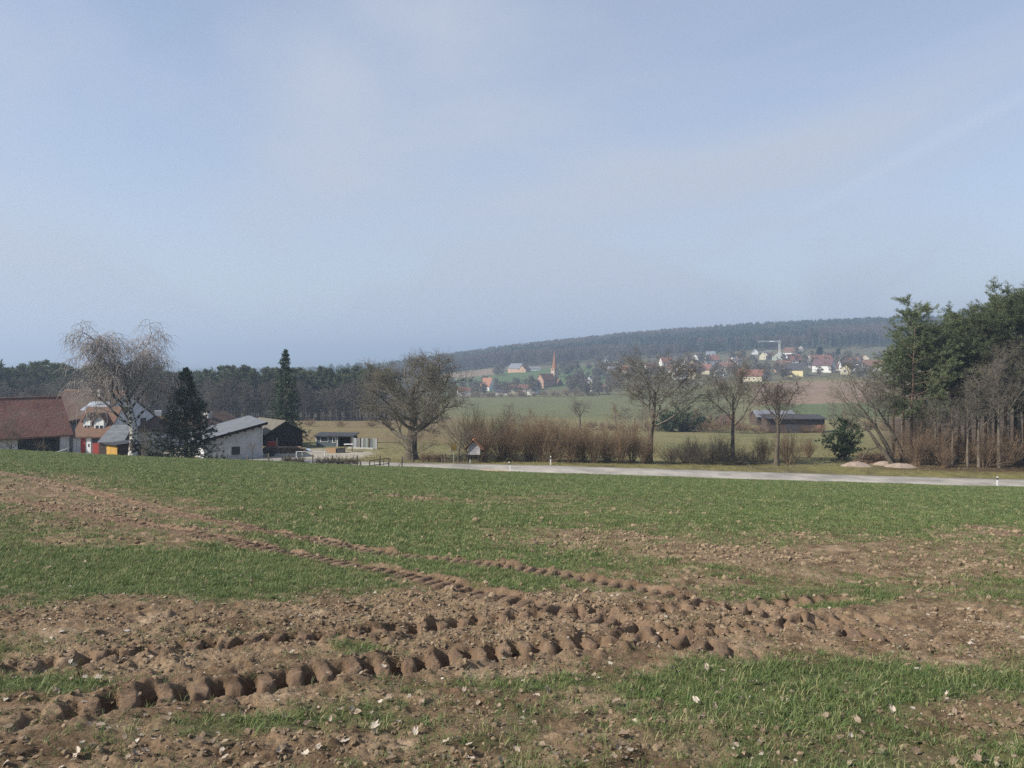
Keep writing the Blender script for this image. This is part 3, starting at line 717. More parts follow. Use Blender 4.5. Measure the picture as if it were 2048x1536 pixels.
# ------------------------------------------------------------------ tree generator (all branches of a level at once)
def _norm(v): return v/np.maximum(np.linalg.norm(v, axis=-1, keepdims=True), 1e-9)
class Br:      # a level of branches: pts (N,K,3), rad (N,K), len (N)
    def __init__(s, pts, rad, ln): s.p, s.r, s.l = pts, rad, ln
def trunk_br(pts, rads):
    p = np.array(pts, float)[None]; return Br(p, np.array(rads, float)[None], np.array([np.linalg.norm(np.diff(p[0], axis=0), axis=1).sum()]))
def sprout(rg, P, n, t0, t1, ratio, ang, asd, K, wig, up, rr, rmin=0.004, tip=0.35, lsd=0.25, shape=None, out=0.0, lmin=0.0, rpow=0.62):
    N, Kp = P.p.shape[:2]; M = N*n
    pi = np.repeat(np.arange(N), n)
    t = (np.tile(np.arange(n), N)+rg.uniform(0, 1, M))/n; t = t0+(t1-t0)*t
    f = t*(Kp-1); i = np.minimum(f.astype(int), Kp-2); a = (f-i)[:,None]
    o = P.p[pi, i]*(1-a)+P.p[pi, i+1]*a; tan = _norm(P.p[pi, i+1]-P.p[pi, i])
    pr = P.r[pi, i]*(1-a[:,0])+P.r[pi, i+1]*a[:,0]
    q = rg.normal(size=(M, 3)); perp = _norm(q-(q*tan).sum(1, keepdims=True)*tan)
    az = np.tile(np.arange(n), N)*2.39996+np.repeat(rg.uniform(0, 6.28, N), n)+rg.normal(0, 0.35, M)
    ref = np.where(np.abs(tan[:,2:3]) > 0.9, np.array([[1.0,0,0]]), np.array([[0,0,1.0]])); e1 = _norm(np.cross(tan, ref)); e2 = np.cross(tan, e1)
    perp = _norm(e1*np.cos(az)[:,None]+e2*np.sin(az)[:,None]+0.15*perp)
    A = np.radians(np.clip(rg.normal(0, asd, M)+(ang(t) if callable(ang) else ang), 8, 150))[:,None]
    d = _norm(tan*np.cos(A)+perp*np.sin(A))
    L = P.l[pi]*ratio*np.clip(rg.normal(1, lsd, M), 0.35, 1.8)
    if shape is not None: L = L*shape(t)
    L = np.maximum(L, lmin)
    r0 = np.maximum(np.minimum(pr*0.85, pr*rr*rg.uniform(0.8, 1.2, M)), rmin)
    pts = np.zeros((M, K, 3)); pts[:,0] = o; st = (L/(K-1))[:,None]
    upv = np.array([0,0,1.0])
    for k in range(1, K):
        d = _norm(d+wig*rg.normal(size=(M,3))+(up(k/(K-1)) if callable(up) else up)*upv)
        pts[:,k] = pts[:,k-1]+d*st
    rad = np.maximum(r0[:,None]*(1-(1-tip)*np.linspace(0,1,K)[None,:]**0.9), rmin*0.6)
    return Br(pts, rad, L)
def tubes(brs, ns):
    V = []; Q = []; off = 0
    for B, n in zip(brs, ns):
        p, r = B.p, B.r; N, K = p.shape[:2]
        t = np.empty_like(p); t[:,1:-1] = p[:,2:]-p[:,:-2]; t[:,0] = p[:,1]-p[:,0]; t[:,-1] = p[:,-1]-p[:,-2]; t = _norm(t)
        ref = np.where(np.abs(t[:,:1,2:3]) > 0.85, np.array([[[1.0,0,0]]]), np.array([[[0,0,1.0]]]))
        e1 = _norm(np.cross(t, np.broadcast_to(ref, t.shape))); e2 = np.cross(t, e1)
        an = np.arange(n)*2*math.pi/n
        v = p[:,:,None,:]+r[:,:,None,None]*(e1[:,:,None,:]*np.cos(an)[None,None,:,None]+e2[:,:,None,:]*np.sin(an)[None,None,:,None])
        idx = np.arange(N*K*n).reshape(N, K, n)+off
        a = idx[:,:-1,:]; b = np.roll(idx, -1, 2)[:,:-1,:]; c = np.roll(idx, -1, 2)[:,1:,:]; d = idx[:,1:,:]
        Q.append(np.stack([a,b,c,d], -1).reshape(-1,4)); V.append(v.reshape(-1,3)); off += N*K*n
    return np.concatenate(V), np.concatenate(Q)
def tree_meshes(name, trunk, crown, fit=None):
    """two meshes (trunk / crown); fit=(height, width) rescales the whole tree"""
    tv, tq = tubes(*trunk); cv, cq = tubes(*crown)
    if fit:
        h, w = fit; al = cv
        sz = h/np.percentile(al[:,2], 99.9); lo, hi = np.percentile(al[:,0], 0.4), np.percentile(al[:,0], 99.6); sx = w/(hi-lo)
        for v in (tv, cv): v[:,2] *= sz; v[:,:2] *= sx
    return mesh_np(name+" trunk", tv, tq, smooth=True), mesh_np(name+" crown", cv, cq)
def place_tree(name, meshes, mats, loc, label, cat="tree", group=None, rz=0.0, sc=1.0, parts=("trunk", "crown")):
    e = empty(name, loc, rz); e.scale = (sc, sc, sc) if not isinstance(sc, tuple) else sc
    for nm, me, m in zip(parts, meshes, mats):
        if not me.materials: me.materials.append(m)
        obj(nm, me, None, e)
    return tag(e, label, cat, group)

M_BARK = mat("grey brown bark", (0.070, 0.058, 0.044), (0.150, 0.126, 0.096), 0.95, 3, stretch=(3,3,0.6), bump=0.6, bscale=12, spec=0.08)
M_TWIG = mat("grey brown twigs", (0.118, 0.102, 0.082), (0.195, 0.170, 0.138), 0.95, 1.2, spec=0.08)
M_TWIG_OLIVE = mat("olive lichen twigs", (0.125, 0.112, 0.086), (0.205, 0.184, 0.142), 0.95, 0.8, spec=0.08)
M_TWIG_RED = mat("reddish brown twigs", (0.170, 0.118, 0.078), (0.290, 0.205, 0.132), 0.95, 0.7, spec=0.08)
M_TWIG_DARK = mat("dark twigs", (0.075, 0.064, 0.052), (0.140, 0.118, 0.094), 0.95, 0.8, spec=0.08)
M_TWIG_PALE = mat("pale birch twigs", (0.290, 0.250, 0.228), (0.420, 0.370, 0.345), 0.95, 0.8, spec=0.1)

def oak(seed, h=13.3, w=13.0, trunk_h=0.66, tr=0.42, limbs=9, dense=1.0, lean=0.0, low=0.22, spreadang=58, lt=1.0, twig=0.010, rise=0.09, close=0.62, n5=2):
    """open-grown bare tree: trunk to two thirds, ascending limbs that carry the dome of the crown"""
    rg = np.random.default_rng(seed); H = 10.0
    K = 10; zz_ = np.linspace(0, 1, K); tp = np.c_[np.cumsum(rg.normal(0, 0.07, K))*zz_+lean*zz_**1.4*H, np.cumsum(rg.normal(0, 0.07, K))*zz_, zz_*H*trunk_h]
    rad = tr*(1-0.72*zz_**1.1); rad[0] *= 1.35
    T = trunk_br(tp, rad); lo = low/trunk_h
    L1 = sprout(rg, T, limbs, lo, 1.0, 0.74, lambda t: spreadang*(1.22-close*(t-lo)/(1-lo)), 9, 9, 0.12, rise, 0.46, 0.05, 0.22, lsd=0.12, shape=lambda t: 1.0-0.30*((t-lo)/(1-lo)))
    L2 = sprout(rg, L1, 8, 0.20, 1.0, 0.42, 44, 13, 6, 0.16, 0.06, 0.52, 0.020, 0.4, shape=lambda t: 1.2-0.62*t)
    L3 = sprout(rg, L2, max(3, int(6*dense)), 0.15, 1.0, 0.46, 44, 15, 5, 0.20, 0.04, 0.55, twig*1.15, 0.5, shape=lambda t: 1.15-0.4*t)
    L4 = sprout(rg, L3, max(3, int(5*dense)), 0.15, 1.0, 0.52, 42, 16, 4, 0.22, 0.03, 0.6, twig*0.9, 0.6)
    L5 = sprout(rg, L4, n5, 0.2, 1.0, 0.62*lt, 38, 16, 3, 0.16, 0.04, 0.7, twig*0.72, 0.5, lmin=0.40)
    return tree_meshes("oak", ([T], [9]), ([L1, L2, L3, L4, L5], [6, 4, 3, 3, 3]), (h, w))
def slim(seed, h=17.0, w=7.0, limbs=15, tr=0.22, low=0.25, dense=1.0, ang=45, twig=0.011):
    """tall woodland tree, bare, narrow"""
    rg = np.random.default_rng(seed); H = 10.0; K = 10; zz_ = np.linspace(0, 1, K)
    tp = np.c_[np.cumsum(rg.normal(0, 0.07, K))*zz_, np.cumsum(rg.normal(0, 0.07, K))*zz_, zz_*H*0.95]
    T = trunk_br(tp, tr*(1-0.86*zz_))
    L1 = sprout(rg, T, limbs, low, 0.98, 0.34, ang, 12, 7, 0.12, 0.10, 0.5, 0.03, 0.3, shape=lambda t: 1.25-0.75*t)
    L2 = sprout(rg, L1, int(7*dense), 0.15, 1.0, 0.45, 42, 15, 5, 0.18, 0.05, 0.5, twig*1.3, 0.5, shape=lambda t: 1.2-0.5*t)
    L3 = sprout(rg, L2, int(6*dense), 0.1, 1.0, 0.5, 42, 15, 4, 0.2, 0.04, 0.55, twig, 0.6)
    L4 = sprout(rg, L3, 3, 0.2, 1.0, 0.55, 40, 16, 3, 0.2, 0.03, 0.7, twig*0.8, 0.6, lmin=0.25)
    return tree_meshes("slim", ([T], [7]), ([L1, L2, L3, L4], [5, 3, 3, 3]), (h, w))
def birch(seed, h, w):
    rg = np.random.default_rng(seed); H = 10.0; K = 11; zz_ = np.linspace(0, 1, K)
    tp = np.c_[0.16*np.sin(zz_*5)-0.1*zz_, 0.1*np.sin(zz_*4+1), zz_*H*0.72]
    T = trunk_br(tp, 0.31*(1-0.80*zz_**0.9))
    L1 = sprout(rg, T, 14, 0.42, 1.0, 0.60, lambda t: 52-24*(t-0.42)/0.58, 9, 11, 0.12, lambda k: 0.13 if k < 0.65 else -0.04, 0.50, 0.035, 0.22, lsd=0.14, shape=lambda t: 1.0-0.28*(t-0.42)/0.58)
    L2 = sprout(rg, L1, 10, 0.35, 1.0, 0.36, 44, 14, 7, 0.16, lambda k: 0.10 if k < 0.4 else -0.14, 0.5, 0.016, 0.4, shape=lambda t: 1.1-0.4*t)
    L3 = sprout(rg, L2, 6, 0.25, 1.0, 0.50, 55, 18, 6, 0.12, -0.30, 0.5, 0.0105, 0.6, lmin=0.5)
    L4 = sprout(rg, L3, 5, 0.1, 1.0, 0.95, 48, 20, 5, 0.08, -0.50, 0.7, 0.0082, 0.7, lmin=0.6)
    tv, tq = tubes([T, L1], [9, 5]); cv, cq = tubes([L2, L3, L4], [4, 3, 3])
    sz = h/np.percentile(cv[:,2], 99.9); lo, hi = np.percentile(cv[:,0], 0.4), np.percentile(cv[:,0], 99.6); sx = w/(hi-lo)
    for v in (tv, cv): v[:,2] *= sz; v[:,:2] *= sx
    return mesh_np("birch trunk", tv, tq, smooth=True), mesh_np("birch crown", cv, cq)
def coppice(seed, h=5.5, w=4.2, stems=26, fan=24, twig=0.009):
    """many-stemmed hedgerow bush"""
    rg = np.random.default_rng(seed); n = stems; K = 7
    a = rg.uniform(0, 6.283, n); tilt = np.radians(np.abs(rg.normal(0, fan, n))); r0 = rg.uniform(0, 0.5, n)
    d = np.c_[np.cos(a)*np.sin(tilt), np.sin(a)*np.sin(tilt), np.cos(tilt)]; p = np.zeros((n,K,3)); p[:,0,:2] = np.c_[np.cos(a), np.sin(a)]*r0[:,None]; p[:,0,2] = -0.1
    L = rg.uniform(0.65, 1.08, n)*5.0
    for k in range(1, K):
        d = _norm(d+0.07*rg.normal(size=(n,3))+0.03*np.array([0,0,1.0])); p[:,k] = p[:,k-1]+d*(L/(K-1))[:,None]
    St = Br(p, 0.034*np.linspace(1, 0.3, K)[None,:]*rg.uniform(0.6, 1.25, n)[:,None], L)
    L2 = sprout(rg, St, 9, 0.18, 1.0, 0.34, 30, 12, 4, 0.12, 0.10, 0.55, twig, 0.6, shape=lambda t: 1.25-0.7*t)
    L3 = sprout(rg, L2, 5, 0.15, 1.0, 0.5, 32, 13, 3, 0.14, 0.08, 0.65, twig*0.8, 0.6, lmin=0.25)
    return tree_meshes("bush", ([St], [4]), ([L2, L3], [3, 3]), (h, w))

# ------------------------------------------------------------------ evergreen generator
def needle_mat(name, a, b_, objvar=0.15):
    m, N, L, b = new_mat(name); b.inputs['Roughness'].default_value = 0.7; b.inputs['Specular IOR Level'].default_value = 0.2
    t = N.new('ShaderNodeTexCoord'); nz = N.new('ShaderNodeTexNoise'); nz.inputs['Scale'].default_value = 1.1; nz.inputs['Detail'].default_value = 5; L.new(t.outputs['Object'], nz.inputs['Vector'])
    r = N.new('ShaderNodeValToRGB'); e = r.color_ramp.elements; e[0].position, e[0].color = 0.3, (*a, 1); e[1].position, e[1].color = 0.7, (*b_, 1); L.new(nz.outputs['Fac'], r.inputs[0])
    oi = N.new('ShaderNodeObjectInfo'); hs = N.new('ShaderNodeHueSaturation'); mr = N.new('ShaderNodeMapRange'); mr.inputs['To Min'].default_value = 1-objvar; mr.inputs['To Max'].default_value = 1+objvar
    L.new(oi.outputs['Random'], mr.inputs['Value']); L.new(mr.outputs[0], hs.inputs['Value']); L.new(r.outputs[0], hs.inputs['Color'])
    L.new(hs.outputs[0], b.inputs['Base Color'])
    tr = N.new('ShaderNodeBsdfTranslucent'); L.new(hs.outputs[0], tr.inputs['Color']); mx = N.new('ShaderNodeMixShader'); mx.inputs[0].default_value = 0.15
    L.new(b.outputs[0], mx.inputs[1]); L.new(tr.outputs[0], mx.inputs[2]); L.new(mx.outputs[0], N['Material Output'].inputs['Surface'])
    return m
M_PINE = needle_mat("pine needles", (0.064, 0.082, 0.042), (0.138, 0.160, 0.076), 0.22)
M_SPRUCE = needle_mat("dark spruce needles", (0.032, 0.047, 0.030), (0.070, 0.094, 0.054), 0.1)
M_FIR = needle_mat("blue green fir needles", (0.042, 0.066, 0.045), (0.088, 0.122, 0.078), 0.1)
M_THUJA = needle_mat("dark evergreen foliage", (0.042, 0.066, 0.034), (0.082, 0.112, 0.054), 0.15)
M_PBARK = mat("pine bark", (0.085, 0.062, 0.046), (0.150, 0.105, 0.075), 0.95, 2, stretch=(3,3,0.7), bump=0.5, bscale=9, spec=0.08)
def sprays(rg, cen, dirs, n, ln, wd, spread):
    """n thin pointed leaflets radiating from each centre around a direction"""
    M = len(cen)*n; c = np.repeat(cen, n, 0); d = _norm(np.repeat(dirs, n, 0)+spread*rg.normal(size=(M,3)))
    l = ln*rg.uniform(0.6, 1.25, M)[:,None]; q = rg.normal(size=(M,3)); s = _norm(np.cross(d, q))*wd*rg.uniform(0.7, 1.3, M)[:,None]
    c = c+rg.normal(0, ln*0.25, (M,3))
    V = np.stack([c-s*0.5+d*l*0.25, c+s*0.5+d*l*0.25, c+d*l], 1).reshape(-1,3)
    # a spindle: widest at a quarter of its length
    V4 = np.stack([c, c+s*0.5+d*l*0.35, c+d*l, c-s*0.5+d*l*0.35], 1).reshape(-1,3)
    return V4, np.arange(M*4).reshape(-1,4)
def pine(seed, h=19.0, w=6.5, low=0.5, limbs=22, clumps=1.0, ln=0.42, wd=0.085, n=15, tr=0.24):
    rg = np.random.default_rng(seed); K = 9; zz_ = np.linspace(0, 1, K)
    tp = np.c_[np.cumsum(rg.normal(0, 0.13, K))*zz_, np.cumsum(rg.normal(0, 0.13, K))*zz_, zz_*h*0.97]
    T = trunk_br(tp, tr*(1-0.85*zz_))
    L1 = sprout(rg, T, limbs, low, 0.99, w/h*0.48, lambda t: 88-38*(t-low)/(1-low), 10, 6, 0.10, 0.06, 0.4, 0.03, 0.3, shape=lambda t: np.sqrt(np.clip(1.12-((t-low)/(1-low))**1.6, 0.06, 1))*np.where(t < low+0.12, 0.75, 1.0))
    L2 = sprout(rg, L1, 7, 0.35, 1.0, 0.42, 45, 14, 4, 0.15, 0.05, 0.5, 0.012, 0.5)
    dead = sprout(rg, T, 9, 0.2, low, 0.09, 85, 15, 4, 0.2, -0.05, 0.15, 0.016, 0.4)
    cen = np.concatenate([L2.p[:,1:].reshape(-1,3), L1.p[:,3:].reshape(-1,3)]); dr = np.concatenate([_norm(L2.p[:,1:]-L2.p[:,:-1]).reshape(-1,3), _norm(L1.p[:,3:]-L1.p[:,2:-1]).reshape(-1,3)])
    k = rg.uniform(size=len(cen)) < clumps; cen, dr = cen[k], dr[k]; dr = _norm(dr*np.array([1,1,0.5])+np.array([0,0,0.30]))
    fv, fq = sprays(rg, cen, dr, n, ln, wd, np.array([0.75,0.75,0.42]))      # flat shelves of needles
    tv, tq = tubes([T, L1, L2, dead], [8, 4, 3, 3])
    return mesh_np("pine trunk", tv, tq, smooth=True), mesh_np("pine crown", fv, fq)
def spruce(seed, h, w, whorls=17, per=7, droop=-0.10, ln=0.30, wd=0.085, n=9, tr=0.24, low=0.03, conc=0.85, lift=0.22):
    rg = np.random.default_rng(seed); zz_ = np.linspace(0, 1, 9)
    T = trunk_br(np.c_[0.06*np.sin(zz_*6), 0*zz_, zz_*h], tr*(1-0.95*zz_))
    L1s = []
    for k in range(whorls):       # tiers with gaps between them, every bough of its own length
        t = low+(0.985-low)*(k/(whorls-1))**0.88
        L1s.append(sprout(rg, T, per, t-0.008, t+0.010, w/h*0.5, 88-26*t, 8, 8, 0.05, lambda q: droop if q < 0.55 else lift, 0.3, 0.018, 0.3, lsd=0.24, shape=lambda tt: np.clip(1.0-tt, 0.012, 1)**conc))
    L1 = Br(np.concatenate([b.p for b in L1s]), np.concatenate([b.r for b in L1s]), np.concatenate([b.l for b in L1s]))
    side = sprout(rg, L1, 7, 0.18, 0.97, 0.30, 50, 10, 3, 0.08, -0.12, 0.5, 0.008, 0.5, shape=lambda t: 1.25-0.85*t)
    cen = np.concatenate([L1.p[:,2:].reshape(-1,3), side.p[:,1:].reshape(-1,3)]); dr = np.concatenate([_norm(L1.p[:,2:]-L1.p[:,1:-1]).reshape(-1,3), _norm(side.p[:,1:]-side.p[:,:-1]).reshape(-1,3)])
    dr = _norm(dr+np.array([0,0,-0.15])); lead = np.c_[0*np.arange(14), 0*np.arange(14), h*np.linspace(0.93, 1.0, 14)]
    keep = rg.uniform(size=len(cen)) < np.clip(1.25-cen[:,2]/h, 0.3, 1); cen, dr = np.concatenate([cen[keep], lead]), np.concatenate([dr[keep], np.tile([[0.1,0,1.0]], (14,1))])
    fv, fq = sprays(rg, cen, dr, n, ln, wd, 0.38)
    tv, tq = tubes([T, L1], [8, 3])
    return mesh_np("spruce trunk", tv, tq, smooth=True), mesh_np("spruce crown", fv, fq)
def evergreen_bush(seed, h, w, ln=0.3, wd=0.10, n=12):
    rg = np.random.default_rng(seed); stems = 12; K = 6; a = rg.uniform(0, 6.28, stems); tilt = np.radians(np.abs(rg.normal(0, 26, stems)))
    d = np.c_[np.cos(a)*np.sin(tilt), np.sin(a)*np.sin(tilt), np.cos(tilt)]; p = np.zeros((stems,K,3)); L = rg.uniform(0.7, 1.05, stems)*h
    for k in range(1, K): d = _norm(d+0.1*rg.normal(size=(stems,3))); p[:,k] = p[:,k-1]+d*(L/(K-1))[:,None]
    St = Br(p, 0.06*np.linspace(1, 0.3, K)[None]*np.ones((stems,1)), L)
    L1 = sprout(rg, St, 12, 0.08, 1.0, w/h*0.30, 62, 15, 5, 0.15, 0.05, 0.5, 0.012, 0.4, shape=lambda t: 1.2-0.6*t)
    cen = L1.p[:,1:].reshape(-1,3); dr = _norm(_norm(L1.p[:,1:]-L1.p[:,:-1]).reshape(-1,3)+np.array([0,0,0.3]))
    fv, fq = sprays(rg, cen, dr, n, ln, wd, 0.6); tv, tq = tubes([St, L1], [6, 3])
    return mesh_np("bush stems", tv, tq, smooth=True), mesh_np("bush foliage", fv, fq)

# ------------------------------------------------------------------ single trees of the middle ground
def birch_bark():
    m, N, L, b = new_mat("white birch bark"); b.inputs['Roughness'].default_value = 0.8
    t = N.new('ShaderNodeTexCoord'); mp_ = N.new('ShaderNodeMapping'); mp_.inputs['Scale'].default_value = (2.2, 2.2, 3.2); L.new(t.outputs['Object'], mp_.inputs[0])
    nz = N.new('ShaderNodeTexNoise'); nz.inputs['Scale'].default_value = 1.1; nz.inputs['Detail'].default_value = 4; L.new(mp_.outputs[0], nz.inputs['Vector'])
    r = N.new('ShaderNodeValToRGB'); e = r.color_ramp.elements; e[0].position, e[0].color = 0.46, (0.045, 0.038, 0.032, 1); e[1].position, e[1].color = 0.55, (0.52, 0.49, 0.45, 1)
    L.new(nz.outputs['Fac'], r.inputs[0]); L.new(r.outputs[0], b.inputs['Base Color']); return m
M_BIRCH = birch_bark()
g = ground_at(262, 88.0)
place_tree("birch_tree", birch(3, 16.2, 10.6), (M_BIRCH, M_TWIG_PALE), (g.x, 88.0, g.z-0.2), "tall white-barked birch with drooping bare twigs beside the yellow shed")
g = ground_at(812, 99.5); place_tree("oak_tree", oak(12, 13.6, 13.6, limbs=18, dense=1.0, low=0.13, spreadang=60, tr=0.34, twig=0.0082, trunk_h=0.50, close=0.42), (M_BARK, M_TWIG_OLIVE), (g.x+0.6, g.y, g.z-0.1), "broad densely twigged bare tree left of the road, behind the wooden gate")
g = ground_at(1298, 95.5); place_tree("oak_tree", oak(27, 13.9, 11.6, limbs=14, dense=0.85, low=0.30, spreadang=48, tr=0.22, twig=0.0092, trunk_h=0.62, n5=2), (M_BARK, M_TWIG), (g.x, g.y, g.z-0.1), "tall bare tree with a dark straight trunk at the right end of the reddish hedge", rz=0.5)
g = ground_at(1465, 97.5); place_tree("oak_tree", oak(35, 13.6, 9.6, limbs=12, dense=0.85, low=0.34, spreadang=58, tr=0.24, rise=0.06, twig=0.0095, n5=2), (M_BARK, M_TWIG), (g.x, g.y, g.z-0.1), "bare tree with crooked spreading limbs standing in the dark low thicket", rz=1.2)
g = ground_at(1553, 95.0); place_tree("oak_tree", oak(44, 10.8, 7.4, limbs=9, dense=0.8, low=0.34, spreadang=30, tr=0.22, rise=0.07, trunk_h=0.50, close=0.30, twig=0.009), (M_BARK, M_TWIG_DARK), (g.x, g.y, g.z-0.1), "smaller bare tree with upswept V-shaped limbs, right of the dark thicket", rz=0.2)
g = ground_at(372, 91.0); place_tree("spruce_tree", spruce(5, 11.3, 8.8, whorls=17, per=9, droop=-0.06, conc=0.84, n=11), (M_BARK, M_SPRUCE), (g.x, g.y, g.z-0.1), "dark pointed spruce standing in front of the white barn")
g = ground_at(571, 122.0); place_tree("spruce_tree", spruce(8, 14.4, 6.4, whorls=21, per=8, droop=-0.14, conc=0.78, low=0.06, lift=0.12), (M_BARK, M_FIR), (g.x, g.y, g.z-0.3), "tall narrow blue-green spruce behind the dark wooden barn")
g = ground_at(1160, 215); place_tree("oak_tree", oak(51, 9.5, 7.0, limbs=9, dense=0.5, low=0.35, spreadang=45, tr=0.3, twig=0.016), (M_BARK, M_TWIG), (g.x, g.y, g.z-0.1), "lone bare tree on the green valley field below the church")
g = ground_at(1118, 130); place_tree("fruit_tree", oak(58, 5.2, 4.6, limbs=8, dense=0.5, low=0.3, spreadang=55, tr=0.22, twig=0.010), (M_BARK, M_TWIG), (g.x, g.y, g.z-0.1), "small bare fruit tree behind the middle of the reddish hedge")
fr = oak(63, 4.4, 4.0, limbs=8, dense=0.6, low=0.3, spreadang=58, tr=0.20, twig=0.008)
g = ground_at(826, 94.2); place_tree("fruit_tree", oak(66, 4.6, 5.8, limbs=9, dense=0.7, low=0.18, spreadang=66, tr=0.24, twig=0.008), (M_BARK, M_TWIG), (g.x, g.y, g.z-0.1), "low wide bare fruit tree in front of the broad tree's trunk")
g = ground_at(917, 93.5); place_tree("fruit_tree", fr, (M_BARK, M_TWIG), (g.x, g.y, g.z-0.1), "small bare tree between the yellow sign and the roofed notice board", sc=1.05)
g = ground_at(20, 93.0); place_tree("fruit_tree", oak(69, 5.6, 4.6, limbs=9, dense=0.7, low=0.3, spreadang=50, tr=0.26, twig=0.009), (M_BARK, M_TWIG_DARK), (g.x, g.y, g.z-0.1), "dark bare fruit tree in front of the long red-tiled barn")
g = ground_at(505, 98.5); place_tree("fruit_tree", oak(71, 2.6, 2.0, limbs=7, dense=0.4, low=0.38, spreadang=42, tr=0.24, twig=0.010), (M_BARK, M_TWIG), (g.x, g.y, g.z-0.05), "small bare sapling against the white barn wall")
g = ground_at(437, 90.0); place_tree("garden_shrub", coppice(81, 2.9, 3.0, 14, 30), (M_TWIG, M_TWIG), (g.x, g.y, g.z-0.1), "bare pale shrub at the foot of the dark spruce", "shrub", parts=("stems", "twigs"))
g = ground_at(287, 98.0); place_tree("garden_shrub", coppice(82, 5.0, 4.6, 24, 28), (M_TWIG_OLIVE, M_TWIG_OLIVE), (g.x, g.y, g.z-0.1), "large round bare shrub between the birch and the spruce", "shrub", parts=("stems", "twigs"))

# hedge of many-stemmed bushes along the far side of the road
bush = [coppice(90+i, 5.6, 6.6, 42, 30) for i in range(4)]
lowb = [coppice(95+i, 3.0, 4.6, 40, 40) for i in range(2)]
hb = np.random.default_rng(5)
for i, (px, d_, s) in enumerate([(965,95,0.95),(1003,96.5,1.0),(1030,95.5,0.95),(1058,97,1.0),(1085,95.5,0.92),(1112,96.5,0.98),(1140,95,0.92),(1165,96.5,0.96),(1190,95,0.9),(1215,96.5,0.92),(1240,95,0.9),(1265,96.5,0.88),(1288,95,0.80),(950,101,1.05),(1020,102,1.0),(1080,103,0.95),(1150,102,0.9)]):
    g = ground_at(px, d_)
    place_tree("hedge_bush", bush[i % 4], (M_TWIG_RED, M_TWIG_RED), (g.x, g.y, g.z), (["first","second","third","fourth","fifth","sixth","seventh","eighth","ninth","tenth","eleventh","twelfth","thirteenth"][i]+" reddish bush of the roadside hedge counted from the notice board") if i < 13 else "reddish bush in the back row of the roadside hedge", "bush", "reddish bushes of the roadside hedge", rz=hb.uniform(0, 6.28), sc=(s*hb.uniform(0.9, 1.1), s, s*hb.uniform(0.88, 1.26)), parts=("stems", "twigs"))
for i, (px, d_, s) in enumerate([(1345,95,0.9),(1372,96.5,1.05),(1398,95.2,1.1),(1425,96,1.15),(1450,94.8,0.95),(1480,95.6,0.85),(1505,96,0.8),(1385,99,1.2),(1440,99.5,1.2)]):
    g = ground_at(px, d_)
    place_tree("thicket_bush", lowb[i % 2], (M_TWIG_DARK, M_TWIG_DARK), (g.x, g.y, g.z), "low dark bush in the thicket under the crooked roadside tree", "bush", "dark low bushes of the thicket", rz=hb.uniform(0, 6.28), sc=(s, s, s*hb.uniform(0.85, 1.1)), parts=("stems", "twigs"))
for i, (px, d_, s, lab) in enumerate([(1575,97,0.95,"thin pale many-stemmed bush right beside the V-shaped tree"),(1527,98,0.75,"thin bush left of the V-shaped tree"),(1618,104,0.6,"small sparse bush on the meadow edge left of the juniper")]):
    g = ground_at(px, d_); place_tree("sparse_bush", bush[(i+1) % 4], (M_TWIG_OLIVE, M_TWIG_OLIVE), (g.x, g.y, g.z), lab, "bush", rz=i*1.3, sc=(s*0.8, s*0.8, s*0.85), parts=("stems", "twigs"))

# ------------------------------------------------------------------ woods
def depth_for(px, py, d0, d1):
    d = np.linspace(d0, d1, 600); x = wx(px, d); z = terrain(x, d); r = HY+(EYE-z)/d*F
    k = np.where(r <= py)[0]
    return float(d[k[0]]) if len(k) else d1
wr = np.random.default_rng(99)
M_TRUNK = mat("pale woodland bark", (0.110, 0.090, 0.066), (0.215, 0.180, 0.138), 0.95, 2, stretch=(3,3,0.5), bump=0.4, bscale=9, spec=0.08)
pines = [pine(400+i, 19, 9.0, low=lo, limbs=36, n=22, ln=0.40, wd=0.058) for i, lo in enumerate((0.40, 0.50, 0.30))]
pine_far = [pine(420+i, 18, 6.4, low=lo, limbs=15, ln=0.75, wd=0.22, n=8, tr=0.22) for i, lo in enumerate((0.55, 0.5, 0.62))]
slims = [slim(430+i, 17, 7.0, limbs=15, dense=1.0, low=0.42, tr=0.20) for i in range(3)]
slim_far = [slim(440+i, 15, 7.0, limbs=18, dense=0.9, tr=0.2, low=0.12, twig=0.030) for i in range(3)]
# right-hand wood, the trees one by one
RW = [("p",1822,100,20.0,0.95,2),("p",1786,103,14.2,1.0,1),("p",1806,108,16.5,0.95,2),("p",1848,104,17.2,1.0,1),("p",1880,101,16.2,1.05,2),("p",1903,107,18.8,1.0,0),("p",1932,103,18.6,1.0,1),("p",1955,110,19.5,1.0,2),("p",1992,105,21.6,1.1,0),("p",2030,108,22.0,1.05,1),("p",2012,101,20.6,0.95,0),("p",1972,101,18.4,0.9,1),("p",2050,101,20.8,1.0,0),("p",1918,112,19.0,1.0,1),("p",2075,104,21.5,1.1,2),("p",2120,108,22,1.1,0),("p",2170,105,21,1.1,1),("p",2230,110,22,1.1,2),("p",1870,116,18.0,1.0,1),("p",1940,120,20.0,1.0,0),("p",2010,122,22.0,1.0,2),("p",2090,124,22.5,1.0,1),("p",2160,120,22,1.0,0)]
